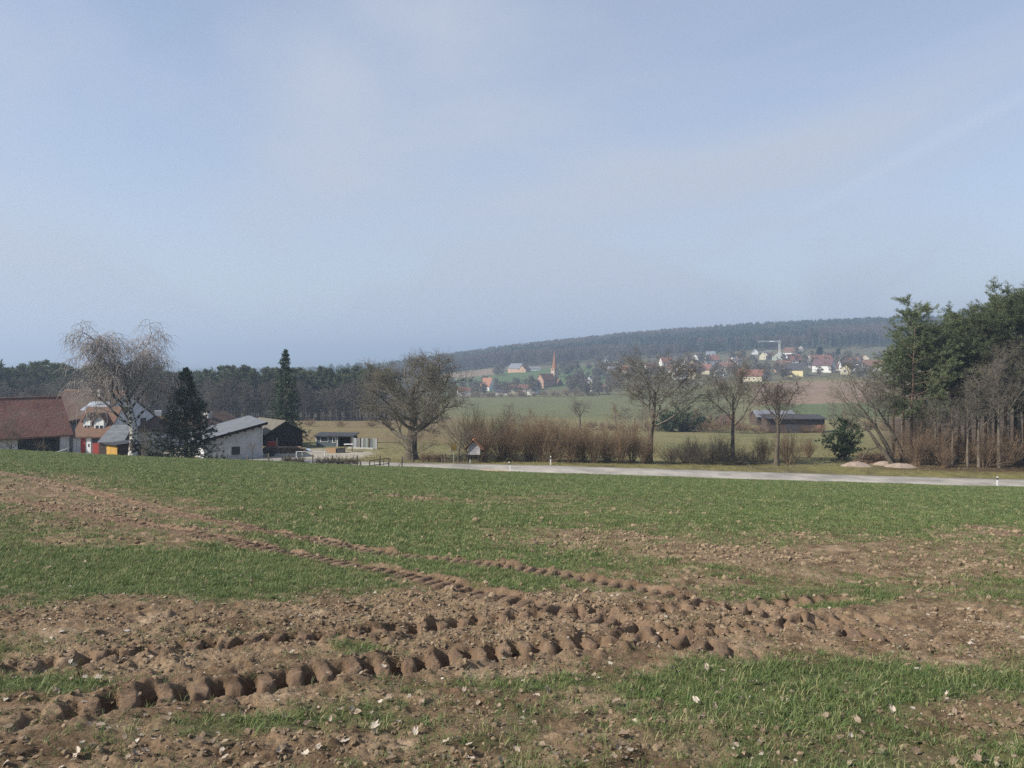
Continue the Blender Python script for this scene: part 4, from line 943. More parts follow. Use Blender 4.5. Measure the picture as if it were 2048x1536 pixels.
for k, px, d_, h, wsc, v in RW:
    g = ground_at(px, d_)
    lab = "tall Scots pine, leftmost and most pointed of the right-hand wood" if px == 1822 else ("short Scots pine at the left margin of the right-hand wood" if px == 1786 else "Scots pine with dark green crown inside the right-hand wood")
    place_tree("pine_tree", pines[v], (M_PBARK, M_PINE), (g.x, g.y, g.z-0.2), lab, "pine", None if "inside" not in lab else "pines of the right-hand wood", rz=wr.uniform(0, 6.28), sc=(wsc*h/19, wsc*h/19, 0.97*h/19))
pxs = [1838,1872,1905,1935,1958,1978,1998,2018,2040,2065,2100,2140,2190,2240]
for i, px in enumerate(pxs):
    d_ = 94+wr.uniform(0, 6); g = ground_at(px, d_); h = np.interp(px, [1830, 1900, 1950, 2048], [7.5, 9.5, 12.0, 17.5])*wr.uniform(0.85, 1.08)
    place_tree("woodland_tree", slims[i % 3], (M_TRUNK, M_TWIG_OLIVE if i % 2 else M_TWIG), (g.x, g.y, g.z-0.1), "slender bare tree on the front edge of the right-hand wood", "tree", "bare trees of the right-hand wood edge", rz=wr.uniform(0, 6.28), sc=(h/17*1.05, h/17*1.05, h/17))
for i in range(22):
    px = wr.uniform(1800, 2260); d_ = wr.uniform(104, 135); g = ground_at(px, d_); h = wr.uniform(9, 15)
    place_tree("woodland_tree", slims[i % 3], (M_TRUNK, M_TWIG), (g.x, g.y, g.z-0.1), "slender bare tree deeper inside the right-hand wood", "tree", "bare trees inside the right-hand wood", rz=wr.uniform(0, 6.28), sc=h/17)
for i, px in enumerate([1832, 1850, 1868, 1889, 1908, 1926, 1950, 1968, 1990, 2012, 2034, 2062, 2100]):
    d_ = 95+wr.uniform(0, 5); g = ground_at(px, d_)
    place_tree("undergrowth_bush", bush[i % 4], (M_TWIG_OLIVE, M_TWIG if i % 2 else M_TWIG_OLIVE), (g.x, g.y, g.z), "bare brown undergrowth bush at the foot of the right-hand wood", "bush", "undergrowth of the right-hand wood", rz=wr.uniform(0, 6.28), sc=wr.uniform(0.4, 1.2), parts=("stems", "twigs"))
# leaning trees at the left corner of that wood
g = ground_at(1787, 97.0); place_tree("leaning_tree", oak(151, 13.2, 8.6, limbs=9, dense=0.8, low=0.35, spreadang=38, tr=0.30, lean=-0.38, twig=0.009), (M_BARK, M_TWIG_OLIVE), (g.x, g.y, g.z-0.1), "bare tree leaning left out of the wood above the sand heaps")
g = ground_at(1808, 98.0); place_tree("leaning_tree", oak(152, 11.2, 6.4, limbs=8, dense=0.7, low=0.4, spreadang=36, tr=0.24, lean=-0.22, twig=0.009), (M_BARK, M_TWIG), (g.x, g.y, g.z-0.1), "second bare tree leaning left, just behind the first at the wood corner")
g = ground_at(1690, 100.0); place_tree("young_pine", evergreen_bush(161, 5.2, 5.4), (M_BARK, M_THUJA), (g.x, g.y, g.z-0.1), "round dark green young pine on the meadow behind the sand heaps", "pine", parts=("stems", "foliage"))
a, b_ = ground_at(1788, 95.5), W3(1727, 848, 97.0)
lg = empty("broken_tree", a); l_ = b_-a
mid = l_*0.5+Vector((0.1, 0, -0.25))
MB().tube([(0,0,-0.2), l_*0.25+Vector((0.05,0,-0.1)), mid, l_*0.8, l_], [0.30,0.26,0.22,0.16,0.10], 8).build("trunk", M_BARK, lg)
MB().tube([mid, mid+Vector((-1.2,0.1,-0.3)), mid+Vector((-2.0,0.2,-1.3)), mid+Vector((-2.7,0.2,-1.6))], [0.11,0.10,0.08,0.05], 6).build("branch", M_BARK, lg)
MB().tube([l_*0.8, l_*0.8+Vector((-0.7,0,0.5)), l_*0.8+Vector((-1.6,0,0.45))], [0.09,0.07,0.04], 6).build("branch", M_BARK, lg)
tag(lg, "broken dark tree trunk leaning left over the sand heaps", "tree")
# left-hand wood beyond the farm
n = 0
for row, d0 in enumerate((257, 263, 271, 280, 291, 303)):
    px = -330.0
    while px < 735+row*8:
        px += wr.uniform(13, 21)*(0.85 if row < 2 else 1.0)
        d_ = d0+wr.uniform(-3, 3); g = ground_at(px, d_)
        if row < 2:
            h = wr.uniform(8.5, 14); i = int(wr.integers(3))
            place_tree("woodland_tree", slim_far[i], (M_TWIG_DARK, M_TWIG_DARK if wr.uniform() < 0.6 else M_TWIG), (g.x, g.y, g.z-0.1), "bare grey tree along the front of the wood behind the farm", "tree", "bare trees of the wood behind the farm", rz=wr.uniform(0, 6.28), sc=(h/15*1.1, h/15*1.1, h/15))
        else:
            h = wr.uniform(13.6, 18.4)+1.4*(px < 130)-1.5*(320 < px < 430); i = int(wr.integers(3))
            place_tree("pine_tree", pine_far[i], (M_PBARK, M_PINE), (g.x, g.y, g.z-0.1), "Scots pine rising above the wood behind the farm", "pine", "pines of the wood behind the farm", rz=wr.uniform(0, 6.28), sc=(h/18*1.05, h/18*1.05, h/18))
# wooded hill: one mass
def far_conifer(seed):
    rg_ = np.random.default_rng(seed); V = []; T = []
    for k in range(5):
        z0, r0 = 4+k*2.9, 2.3*(1-k*0.17); b0 = len(V); m = 9
        for i in range(m):
            a = 6.283*i/m+rg_.uniform(-0.2, 0.2); r = r0*rg_.uniform(0.55, 1.2); V.append((r*math.cos(a), r*math.sin(a), z0+rg_.uniform(-0.6, 0.4)))
        V.append((rg_.uniform(-0.1, 0.1), 0, z0+4.0)); T += [(b0+i, b0+(i+1) % m, b0+m) for i in range(m)]
    return mesh_np("conifer", V, None, np.array(T))
def far_crown(seed, r, h0, h1, nleaf, ln, wd):
    rg_ = np.random.default_rng(seed); d = _norm(rg_.normal(size=(nleaf, 3))); rr = rg_.uniform(0.45, 1.0, nleaf)[:,None]**0.5
    c = d*rr*np.array([r, r, (h1-h0)/2])+np.array([0, 0, (h0+h1)/2]); fv, fq = sprays(rg_, c, _norm(d+np.array([0,0,0.7])), 3, ln, wd, 0.5)
    tv, tq = tubes([trunk_br([(0,0,-1),(0,0,h0),(0.2,0,h1*0.85)], [0.2,0.16,0.06])], [4])
    return mesh_np("crown", np.concatenate([fv, tv]), np.concatenate([fq, tq+len(fv)]))
M_FARCON = needle_mat("distant conifers", (0.022, 0.040, 0.028), (0.048, 0.074, 0.046), 0.35)
M_FARDEC = mat("distant bare crowns", (0.085, 0.070, 0.056), (0.145, 0.120, 0.095), 0.95, 0.3, objvar=0.25, spec=0.05)
con = [proto("far_conifer", far_conifer(i), M_FARCON) for i in range(3)]+[proto("far_pine", far_crown(20+i, 2.9, 8, 18, 110, 1.8, 0.9), M_FARCON) for i in range(2)]
dec = [proto("far_bare_tree", far_crown(30+i, 3.3, 5, 17, 130, 2.0, 0.42), M_FARDEC) for i in range(3)]
N_ = 17000; d_ = np.sqrt(wr.uniform(1060**2, 1800**2, N_)); px = wr.uniform(780, 2500, N_); x = wx(px, d_); y = d_
edge_ = np.interp(px, [780, 900, 1000, 1100, 1250, 1500, 1800, 2500], [1150, 1150, 1120, 1080, 1090, 1100, 1080, 1060])+60*(fbm(px*0.02, px*0, 91, 3)-0.5)
k = d_ > edge_; x, y, d_, px = x[k], y[k], d_[k], px[k]; z = terrain(x, y)
decid = fbm(x*0.006, y*0.006, 95, 3) + 0.16*(1-sstep(0, 180, d_-1120)) + 0.05 > 0.63
s_ = wr.uniform(0.7, 1.2, len(x))
for nm, kk, pr, lab in (("conifer_wood", ~decid, con, "dark conifer wood covering the long hill"), ("bare_wood", decid, dec, "grey brown bare woodland patches on the long hill")):
    scatter_multi(nm, np.c_[x, y, z-0.5][kk], np.c_[0*x, 0*x, wr.uniform(0, 6.28, len(x))][kk], s_[kk], pr, lab, "wood")
# far wood in the plain behind the pines, and the spur of wood left of the village
N_ = 5200; d_ = np.exp(wr.uniform(math.log(620), math.log(3200), N_)); px = wr.uniform(-250, 905, N_)
x = wx(px, d_); k = (px < np.interp(d_, [600, 900, 1200, 3200], [880, 905, 905, 905])) & ((fbm(x*0.004, d_*0.003, 97, 3) > 0.40)); x, y = x[k], d_[k]; z = terrain(x, y)
scatter_multi("plain_wood", np.c_[x, y, z-0.5], np.c_[0*x, 0*x, wr.uniform(0, 6.28, len(x))], wr.uniform(0.75, 1.15, len(x))*(1+0.15*(y > 1500)), con, "far dark woods in the plain behind the farm", "wood")

# ------------------------------------------------------------------ village: houses, church, crane
def wallmat(n, c): return mat("render "+n, tuple(v*0.86 for v in c), c, 0.9, 0.5, bump=0.0)
WM = {k: wallmat(k, c) for k, c in dict(white=(0.74,0.73,0.70), cream=(0.66,0.60,0.44), yellow=(0.66,0.58,0.32), green=(0.50,0.56,0.46), orange=(0.50,0.33,0.22), grey=(0.50,0.50,0.48), stone=(0.42,0.27,0.20)).items()}
RM = {k: mat("roof "+k, tuple(v*0.7 for v in c), c, 0.85, 0.8, stretch=(1,1,3)) for k, c in dict(red=(0.25,0.118,0.088), brown=(0.185,0.105,0.075), dark=(0.070,0.066,0.070), purple=(0.150,0.090,0.095), slate=(0.215,0.225,0.25), orange=(0.36,0.175,0.11)).items()}
M_PANE = mat("window glass", (0.030, 0.035, 0.045), (0.055, 0.06, 0.07), 0.15, 1, spec=0.5)
M_WHITE = mat("white paint", (0.70, 0.70, 0.68), (0.80, 0.80, 0.78), 0.6, 1)
def gable_house(name, loc, yaw, L, W_, e, r, wall, roof, label, cat="house", over=0.45, windows=(), chimney=None, door=None, group=None, base=-1.5):
    """ridge along local X; windows: (face, u, z, w, h) with face 'f' front(-Y), 'b', 'r' (+X gable), 'l'"""
    o = empty(name, loc, yaw); hl, hw = L/2, W_/2
    m = MB(); m.prism([(-hl,-hw,base), (-hl,hw,base), (-hl,hw,e), (-hl,0,e+r), (-hl,-hw,e)], (L,0,0)); m.build("wall", wall, o)
    sl = Vector((0, hw, r)).normalized(); t = 0.16; dz = t/ (hw/math.hypot(hw, r))
    k = over*r/hw; xo = hl+over*0.7
    rf = MB()
    rf.prism([(-xo,-hw-over,e-k+0.012), (-xo,0,e+r+0.012), (-xo,hw+over,e-k+0.012), (-xo,hw+over,e-k+dz), (-xo,0,e+r+dz), (-xo,-hw-over,e-k+dz)], (2*xo,0,0))
    R_ = rf.build("roof", roof, o)
    if chimney is not None:
        cx0, cy0 = chimney; zt = e+r-abs(cy0)*r/hw
        MB().box(cx0-0.35, cx0+0.35, cy0-0.35, cy0+0.35, zt-0.5, e+r+0.9).build("chimney", RM["brown"] if wall is not WM["white"] else WM["grey"], R_)
    for (f, u_, z_, w_, h_) in windows:
        fr_, pn = MB(), MB(); q = 0.03
        if f in 'fb':
            y_ = -hw if f == 'f' else hw; s_ = -1 if f == 'f' else 1
            fr_.box(u_-w_/2-0.1, u_+w_/2+0.1, min(y_, y_+s_*q*1.5), max(y_, y_+s_*q*1.5), z_-0.1, z_+h_+0.1); pn.box(u_-w_/2, u_+w_/2, min(y_+s_*q*1.4, y_+s_*q*2.2), max(y_+s_*q*1.4, y_+s_*q*2.2), z_, z_+h_)
        else:
            x_ = hl if f == 'r' else -hl; s_ = 1 if f == 'r' else -1
            fr_.box(min(x_, x_+s_*q*1.5), max(x_, x_+s_*q*1.5), u_-w_/2-0.1, u_+w_/2+0.1, z_-0.1, z_+h_+0.1); pn.box(min(x_+s_*q*1.4, x_+s_*q*2.2), max(x_+s_*q*1.4, x_+s_*q*2.2), u_-w_/2, u_+w_/2, z_, z_+h_)
        wo = fr_.build("window", M_WHITE, o); pn.build("pane", M_PANE, wo)
    if door:
        f, u_, w_, h_, dm = door; MB().box(u_-w_/2, u_+w_/2, -hw-0.06, -hw+0.02, 0.02, h_).build("door", dm, o)
    return tag(o, label, cat, group)
WG = [('r',-1.6,1.0,0.9,1.2),('r',1.6,1.0,0.9,1.2),('r',-1.6,3.6,0.9,1.2),('r',1.6,3.6,0.9,1.2)]
WF = [('f',-3.2,1.2,1.0,1.2),('f',0,1.2,1.0,1.2),('f',3.2,1.2,1.0,1.2)]
WL = [('l',-1.5,1.2,0.9,1.2),('l',1.5,1.2,0.9,1.2)]
VH = [ # px, base row, L, W, eave, roof, yaw, wall, roof, windows, label
 (1648,744,14,10,5.2,4.4,-40,"white","purple",[('r',-1.0,6.2,0.8,1.0),('r',1.2,6.2,0.8,1.0),('r',-2.4,3.4,0.9,1.2),('r',2.4,3.4,0.9,1.2),('r',-2.4,0.8,0.9,1.2),('f',-3,1.2,1.2,1.3),('f',1,1.2,1.2,1.3)],"large white house with purple-brown roof and dotted gable windows"),
 (1594,752,13,11,4.6,4.8,-42,"yellow","dark",[('r',-1.4,4.6,1.0,1.5),('r',1.2,4.6,1.0,1.5),('r',0.5,1.0,1.6,1.2)],"yellow gabled house with dark roof, below the white pyramid gable"),
 (1613,735,8,7.5,0.9,6.2,84,"white","brown",[('l',0,2.0,0.9,1.0)],"steep white triangular gable between yellow and white houses"),
 (1640,727,19,9,3.2,4.2,2,"white","red",[('f',-5,3.0,1.0,0.8),('f',2,3.0,1.0,0.8),('f',6,3.0,1.0,0.8)],"long red-roofed house behind the large white house"),
 (1557,720,10,11,4.2,4.8,78,"green","brown",[('l',-2,2,1,1.2),('l',2,2,1,1.2)],"pale green gabled house below the crane"),
 (1586,728,11.5,10,3.4,5.2,6,"white","red",[('f',-1.5,1.5,1.4,1.6)],"red-roofed house right below the brown-roofed one on the slope"),
 (1582,712,12,10,4.0,5.0,-38,"white","brown",[('r',0,4.6,1.2,1.2),('r',1.8,2.2,1.2,1.2)],"brown-roofed house with white gable, highest near the crane"),
 (1691,748,7,6.4,4.0,2.8,66,"cream","brown",[('l',0.3,1.4,1.6,1.8)],"small cream house alone at the right end of the village"),
 (1502,762,17,9,3.8,4.2,-33,"cream","red",WF+[('r',0,2.2,1.0,1.2)],"cream house with red roof lowest on the village edge"),
 (1409,748,12,10,3.6,4.6,-35,"cream","red",WG[:2],"red-roofed cream house left of the crooked tree"),
 (1362,758,12,9,3.6,3.2,8,"white","dark",[('f',-1,0.8,1.4,1.6),('f',4,1.0,1.0,1.2)],"white house with dark roof at the foot of the slope"),
 (1382,757,9,6.2,4.2,4.2,82,"cream","brown",[('l',0,2.2,1.4,2.0)],"narrow cream gable right beside the dark-roofed white house"),
 (1366,748,10,9,4.2,3.6,60,"white","slate",WL,"white gable with grey roof just above the dark-roofed house"),
 (1213,738,8,8,3.6,3.4,22,"white","slate",[('f',-1.5,1.2,1.2,1.2)],"small white house with grey roof, leftmost of the hillside village"),
 (1230,745,13,9,2.2,3.2,-28,"grey","slate",WF[:2],"low grey house with pale roof below the leftmost hillside house"),
 (1332,731,11,9,3.4,4.6,10,"white","red",WF[:2],"red-roofed white house seen through the first roadside tree"),
 (1526,719,8,6.2,4.2,3.4,68,"cream","slate",WL[:1],"narrow cream gable left of the pale green house"),
 (1510,709,8,6,3.0,3.2,80,"white","slate",[],"small white gable high on the slope left of the crane"),
 (1602,703,7,6,3.6,3.0,60,"white","red",[],"tiny white gable high on the slope right of the brown-roofed house"),
 (1566,744,12,9,4.2,4.6,-30,"orange","brown",[('f',-2,1.4,1.2,1.2),('r',0,3.0,1.0,1.2)],"brick-orange house left of the yellow house"),
 (1472,731,10,9,4.0,3.8,30,"white","slate",WF[:2],"white house behind the crooked tree, upper row"),
 (1450,742,10,8,3.6,4.0,-25,"white","brown",WF[:2],"white brown-roofed house behind the crooked tree's trunk"),
 (1437,752,9,8,3.4,3.0,75,"white","slate",WL[:1],"white gable behind the crooked tree, lower row"),
 (1424,727,12,9,3.6,4.4,5,"cream","red",WF[:2],"red-roofed house among trees above the red-roofed cream house"),
 (1391,722,9,8,3.4,4.0,70,"white","red",[],"half hidden white gable among trees on the upper slope"),
 (1486,748,8,7,3.2,3.2,75,"white","red",[],"white gable left of the lowest cream house"),
 (1300,742,10,8,3.4,3.8,15,"white","brown",WF[:2],"white house half hidden behind the first roadside tree"),
 (1672,741,8,6,2.4,2.4,0,"cream","brown",[],"low cream outbuilding right of the large white house"),
 (1745,742,14,10,4.0,4.6,-20,"white","brown",WF[:2],"brown-roofed house partly hidden by the leaning tree"),
 (1180,770,7,6,3.4,3.4,70,"white","slate",[],"small white gable among trees right of the church"),
 (1195,782,9,6,2.6,2.2,5,"white","brown",WF[:1],"low white cottage at the valley edge right of the church"),
 (928,792,9,7,3.8,2.4,8,"white","brown",[('f',-2,1.2,1.0,1.2),('f',1.5,1.2,1.0,1.2)],"white cottage at the far left end of the valley village"),
 (976,781,9,9,3.6,6.6,-35,"white","orange",[('f',0,1.4,1.0,1.2)],"white house with steep orange roof left of the church"),
 (1043,787,19,8,3.8,2.8,3,"cream","brown",WF+[('f',7,1.2,1.0,1.2)],"long cream barn-like building at the valley edge, left of the church"),
 (1088,770,9,8,4.6,4.0,62,"white","dark",[],"white gable just left of the church tower"),
 (1066,789,7,6,3.0,2.2,70,"white","slate",[],"tiny white gable beside the long cream building"),
 (1003,790,8,5,2.4,1.6,0,"white","dark",[],"low white shed left of the long cream building"),
 (1034,744,15,12,4.0,5.2,-38,"orange","slate",[('r',-1.5,3.4,1,1.2),('r',1.5,3.4,1,1.2),('f',-3,1.4,1,1.2)],"large farmhouse alone on the green hillside"),
 (1049,744,11,9,2.4,4.4,60,"orange","brown",WL[:1],"brick wing standing right beside the hillside farmhouse"),
 (1067,741,14,7,2.2,1.6,4,"white","slate",[],"low white barn right of the hillside farmhouse")]
for (px, py, L, W_, e, r, yw, wc, rc, wins, lab) in VH:
    d_ = depth_for(px, py, 560, 1080); g = ground_at(px, d_)
    gable_house("village_house", g, math.radians(yw), L*1.15, W_*1.15, e*1.1, r*1.12, WM[wc], RM[rc], lab, windows=[(f_, u_*1.1, z_*1.1, w_, h_) for f_, u_, z_, w_, h_ in wins], chimney=(L*0.2, 0.8) if r > 3 else None, group="village houses")
vrh = np.random.default_rng(17)
for i in range(22):
    px, py = vrh.uniform(1205, 1600), vrh.uniform(712, 750)
    if i > 15: px, py = vrh.uniform(1690, 1790), vrh.uniform(722, 745)
    d_ = depth_for(px, py, 560, 1080); g = ground_at(px, d_)
    gable_house("village_house", g, math.radians(vrh.uniform(-60, 80)), vrh.uniform(8, 12), vrh.uniform(6.5, 9), vrh.uniform(3, 4.4), vrh.uniform(3, 4.6), WM[["white","cream","white","grey"][i % 4]], RM[["brown","red","slate","dark","brown"][i % 5]], "small pale house half hidden among trees in the hillside village", windows=WF[:2] if i % 2 else WL, chimney=(1.5, 0.8), group="half hidden village houses")
# church
d_ = 735.0; g = ground_at(1109, d_); ch = empty("church", g, math.radians(42)); h_ = 2.35; top = wz(738, d_)-g.z; tip = wz(700, d_)-g.z
m = MB(); m.box(-h_, h_, -h_, h_, -2, top); m.build("tower", WM["stone"], ch)
MB().box(-h_-0.25, h_+0.25, -h_-0.25, h_+0.25, top+0.01, top+0.6).build("cornice", WM["stone"], ch)
m = MB(); q = h_+0.15; oc = [(q*0.95*math.cos(a), q*0.95*math.sin(a), top+0.62) for a in [math.pi/8+k*math.pi/4 for k in range(8)]]
m.add(oc+[(0,0,tip)], [(i, (i+1) % 8, 8) for i in range(8)]+[tuple(range(8))[::-1]]); sp = m.build("spire", RM["orange"], ch)
MB().bar((0,0,tip-0.3), (0,0,tip+2.4), 0.14).bar((-0.6,0,tip+1.7), (0.6,0,tip+1.7), 0.12).build("cross", RM["dark"], sp)
for (ax, s_) in (('x', 1), ('x', -1), ('y', 1), ('y', -1)):
    zc_ = wz(746, d_)-g.z; m = MB(); n_ = 16
    def fc(rr, dd): return [((s_*dd, rr*math.cos(6.283*k/n_), zc_+rr*math.sin(6.283*k/n_)) if ax == 'x' else (rr*math.cos(6.283*k/n_), s_*dd, zc_+rr*math.sin(6.283*k/n_))) for k in range(n_)]
    m.prism(fc(1.25, h_), ((s_*0.08,0,0) if ax == 'x' else (0,s_*0.08,0))); cf = m.build("clock_face", M_WHITE, ch)
    m = MB(); m.prism(fc(0.75, h_+0.081), ((s_*0.03,0,0) if ax == 'x' else (0,s_*0.03,0))); m.build("clock_dial", RM["dark"], cf)
    for zb in (zc_-5.5, zc_+2.6):
        w_ = 0.5
        (MB().box(min(s_*h_, s_*(h_+0.05)), max(s_*h_, s_*(h_+0.05)), -w_, w_, zb, zb+1.8) if ax == 'x' else MB().box(-w_, w_, min(s_*h_, s_*(h_+0.05)), max(s_*h_, s_*(h_+0.05)), zb, zb+1.8)).build("louvre_window", RM["dark"], ch)
m = MB(); m.prism([(-h_-16,-4.5,-2), (-h_-16,4.5,-2), (-h_-16,4.5,5.5), (-h_-16,0,11), (-h_-16,-4.5,5.5)], (16,0,0)); m.build("nave", WM["stone"], ch)
m = MB(); m.prism([(-h_-16.3,-5.0,5.0), (-h_-16.3,0,11.05), (-h_-16.3,5.0,5.0), (-h_-16.3,5.0,5.3), (-h_-16.3,0,11.4), (-h_-16.3,-5.0,5.3)], (16.2,0,0)); m.build("nave_roof", RM["brown"], ch)
m = MB(); m.prism([(-3.4,-h_-5,-2), (3.4,-h_-5,-2), (3.4,-h_-5,3.0), (0,-h_-5,6.6), (-3.4,-h_-5,3.0)], (0,5,0)); m.build("porch", RM["brown"], ch)
tag(ch, "village church with a slender pointed red spire and clock tower", "church")
# tower crane
d_ = 800.0; g = ground_at(1559, d_); cr = empty("tower_crane", g); zt = wz(684, d_)-g.z; M_CRANE = mat("crane steel", (0.62,0.62,0.60), (0.72,0.72,0.70), 0.5, 1)
def lattice(m, a, b, w, step):
    a, b = Vector(a), Vector(b); t = (b-a).normalized(); up_ = Vector((0,0,1)) if abs(t.z) < 0.9 else Vector((0,1,0)); s1 = t.cross(up_).normalized()*w/2; s2 = s1.cross(t).normalized()*w/2
    for sx, sy in ((1,1),(1,-1),(-1,1),(-1,-1)): m.bar(a+s1*sx+s2*sy, b+s1*sx+s2*sy, 0.22)
    n_ = max(2, int((b-a).length/step))
    for i in range(n_):
        p, q_ = a+(b-a)*(i/n_), a+(b-a)*((i+1)/n_); s_ = 1 if i % 2 else -1
        m.bar(p+s1*s_+s2, q_-s1*s_+s2, 0.12); m.bar(p+s1*s_-s2, q_-s1*s_-s2, 0.12); m.bar(p+s1+s2*s_, q_+s1-s2*s_, 0.12)
m = MB(); lattice(m, (0,0,-1), (0,0,zt), 1.2, 1.6); m.build("mast", M_CRANE, cr)
jl = wx(1559, d_)-wx(1517, d_); m = MB(); lattice(m, (1.2,0,zt+0.6), (-jl,0,zt+0.6), 1.0, 1.5); m.build("jib", M_CRANE, cr)
MB().box(-9.5, -5.5, -0.7, 0.7, zt+0.2, zt+1.2).build("jib_sign", M_WHITE, cr)
MB().box(-0.2, 0.2, -0.2, 0.2, zt+0.7, zt+2.0).build("tower_head", M_CRANE, cr)
tag(cr, "pale tower crane with a long jib to the left above the village", "crane")
# village trees: bare crowns between the houses, a few conifers
vt = [slim(470+i, 10, 7.5, limbs=13, dense=1.0, tr=0.25, low=0.12, ang=55, twig=0.075) for i in range(3)]
vr = np.random.default_rng(3)
spots = [(vr.uniform(1190, 1760), vr.uniform(712, 764)) for _ in range(215)]+[(vr.uniform(905, 1240), vr.uniform(772, 793)) for _ in range(95)]+[(vr.uniform(985, 1010), vr.uniform(742, 756)) for _ in range(10)]+[(vr.uniform(1110, 1240), vr.uniform(738, 772)) for _ in range(60)]
for i, (px, py) in enumerate(spots):
    if 1078 < px < 1134 and py > 755: continue
    if 1590 < px < 1705 and py > 738 and i % 4: continue
    d_ = depth_for(px, py, 560, 1080); g = ground_at(px, d_)
    row = "valley" if px < 1190 else "hillside"
    place_tree("village_tree", vt[i % 3], (M_TWIG, M_TWIG if i % 3 else M_TWIG_OLIVE), (g.x, g.y, g.z-0.3), "bare tree between the houses of the %s village" % row, "tree", "bare trees of the %s village" % row, rz=vr.uniform(0, 6.28), sc=vr.uniform(0.6, 1.25))
vc = [pine(480, 11, 6.5, low=0.12, limbs=30, ln=1.0, wd=0.4, n=8)]
for px, py, s_, lab in ((1640,719,1.15,"broad dark conifer behind the long red-roofed house"),(1600,733,0.5,"small dark conifer left of the white pyramid gable"),(1676,712,0.75,"dark conifer right of the broad one above the village"),(1090,762,0.6,"dark evergreen just left of the church tower")):
    d_ = depth_for(px, py, 560, 1080); g = ground_at(px, d_)
    place_tree("village_conifer", vc[0], (M_PBARK, M_FARCON), (g.x, g.y, g.z-0.3), lab, "tree", rz=px, sc=s_)
# hedge bands in the valley, evergreen clump, low brown barn on the meadow
hedge_m = [coppice(600+i, 2.4, 5.0, 18, 40, twig=0.03) for i in range(2)]
i = 0
for (pa, pb, ya, yb, s_, lab, grp) in ((1290,1535,861,868,1.45,"low brown bush in the field hedge beyond the dark thicket","field hedge beyond the thicket"),(1180,1300,860,864,1.0,"low brown bush in the field hedge behind the reddish hedge","field hedge behind the reddish hedge"),(905,1190,796,792,2.1,"grey bush along the lower edge of the valley village","bushes below the valley village"),(1512,1645,866,866,0.95,"low dark bush in front of the brown meadow barn","bushes before the meadow barn"),(1700,1790,858,862,1.3,"brown bush on the meadow in front of the leaning trees","meadow bushes near the wood corner"),(620,900,853,858,0.8,"low brown bush on the rough grass behind the poultry huts","bushes on the rough grass")):
    px = pa
    while px < pb:
        d_ = depth_for(px, np.interp(px, [pa, pb], [ya, yb]), 130, 900); g = ground_at(px, d_)
        place_tree("field_bush", hedge_m[i % 2], (M_TWIG, M_TWIG_RED if grp.startswith("field") else M_TWIG), (g.x, g.y, g.z-0.1), lab, "bush", grp, rz=i*1.7, sc=s_*vr.uniform(0.75, 1.15), parts=("stems", "twigs")); i += 1
        px += 3.6*s_/d_*F*vr.uniform(0.5, 1.1)*(1 if grp != "bushes on the rough grass" else 3)
mt = [slim(640+i, 8, 6.5, limbs=14, dense=0.9, tr=0.2, low=0.12, ang=55, twig=0.020) for i in range(2)]
for i, (px, d_) in enumerate([(1232,205),(1250,225),(1268,198),(1284,232),(1306,215),(1322,236),(1352,228),(1378,238),(1392,212),(1408,232),(1424,205),(1440,226),(1462,240),(1482,218),(1500,236),(1668,222),(1690,205),(1712,228),(1735,210),(1020,240),(1062,248),(1045,190),(1090,200)]):
    g = ground_at(px, d_)
    place_tree("meadow_tree", mt[i % 2], (M_TWIG, M_TWIG_OLIVE if i % 3 else M_TWIG_RED), (g.x, g.y, g.z-0.2), "bare scrub tree on the meadow beyond the roadside trees", "tree", "bare scrub trees on the meadow", rz=i*1.9, sc=vr.uniform(0.5, 1.0))
eb = evergreen_bush(620, 7.5, 7.0, ln=0.6, wd=0.25, n=9)
for px, py, d_, s_, lab in ((1337,861,205,0.85,"dark evergreen clump right behind the first roadside tree"),(1367,862,207,0.9,"dark evergreen just right of the first roadside tree's clump"),(1400,858,215,0.65,"low dark evergreen farther right behind the thicket")):
    g = ground_at(px, d_); place_tree("evergreen_bush", eb, (M_BARK, M_THUJA), (g.x, g.y, g.z-0.2), lab, "bush", rz=px, sc=s_, parts=("stems", "foliage"))
d_ = depth_for(1585, 865, 150, 260); g = ground_at(1585, d_); M_OLDWOOD_SHADE = mat("old brown boards and shaded planks", (0.060,0.044,0.038), (0.110,0.080,0.066), 0.95, 3, stretch=(6,6,0.4))
fb = empty("field_barn", g, math.radians(-4)); wl_ = 111/F*d_; hl = wl_/2
MB().box(-hl, hl, -3, 3, -1, 3.6).build("wall", M_OLDWOOD_SHADE, fb); MB().prism([(-hl-0.5,-3.8,3.62),(hl+0.5,-3.8,3.62),(hl+0.5,3.8,4.2),(-hl-0.5,3.8,4.2)], (0,0,0.18)).build("roof", RM["dark"], fb)
MB().box(hl*0.72, hl*0.88, -3.06, -2.9, 0, 2.2).build("door", mat("reddish door", (0.30,0.14,0.09), (0.36,0.18,0.12), 0.8), fb)
MB().box(-hl*0.35, hl*0.10, -3.05, -2.9, 0.1, 2.6).build("bay_shade_panel", RM["dark"], fb)  # dark slab on the wall, painting the shade inside an open bay
tag(fb, "low brown wooden barn with flat dark roof on the meadow", "barn")
d_ = depth_for(1545, 852, 180, 320)+8; g = ground_at(1545, d_); gable_house("field_shed", g, math.radians(3), 12, 6, 2.8, 1.6, M_OLDWOOD_SHADE, RM["slate"], "low shed with pale grey roof behind the brown meadow barn", "shed")
d_ = depth_for(1448, 852, 180, 330)+6; g = ground_at(1448, d_); gable_house("field_shed", g, math.radians(30), 4.5, 3.5, 1.6, 1.3, M_OLDWOOD_SHADE, RM["brown"], "small brown shed left of the crooked tree's trunk", "shed")

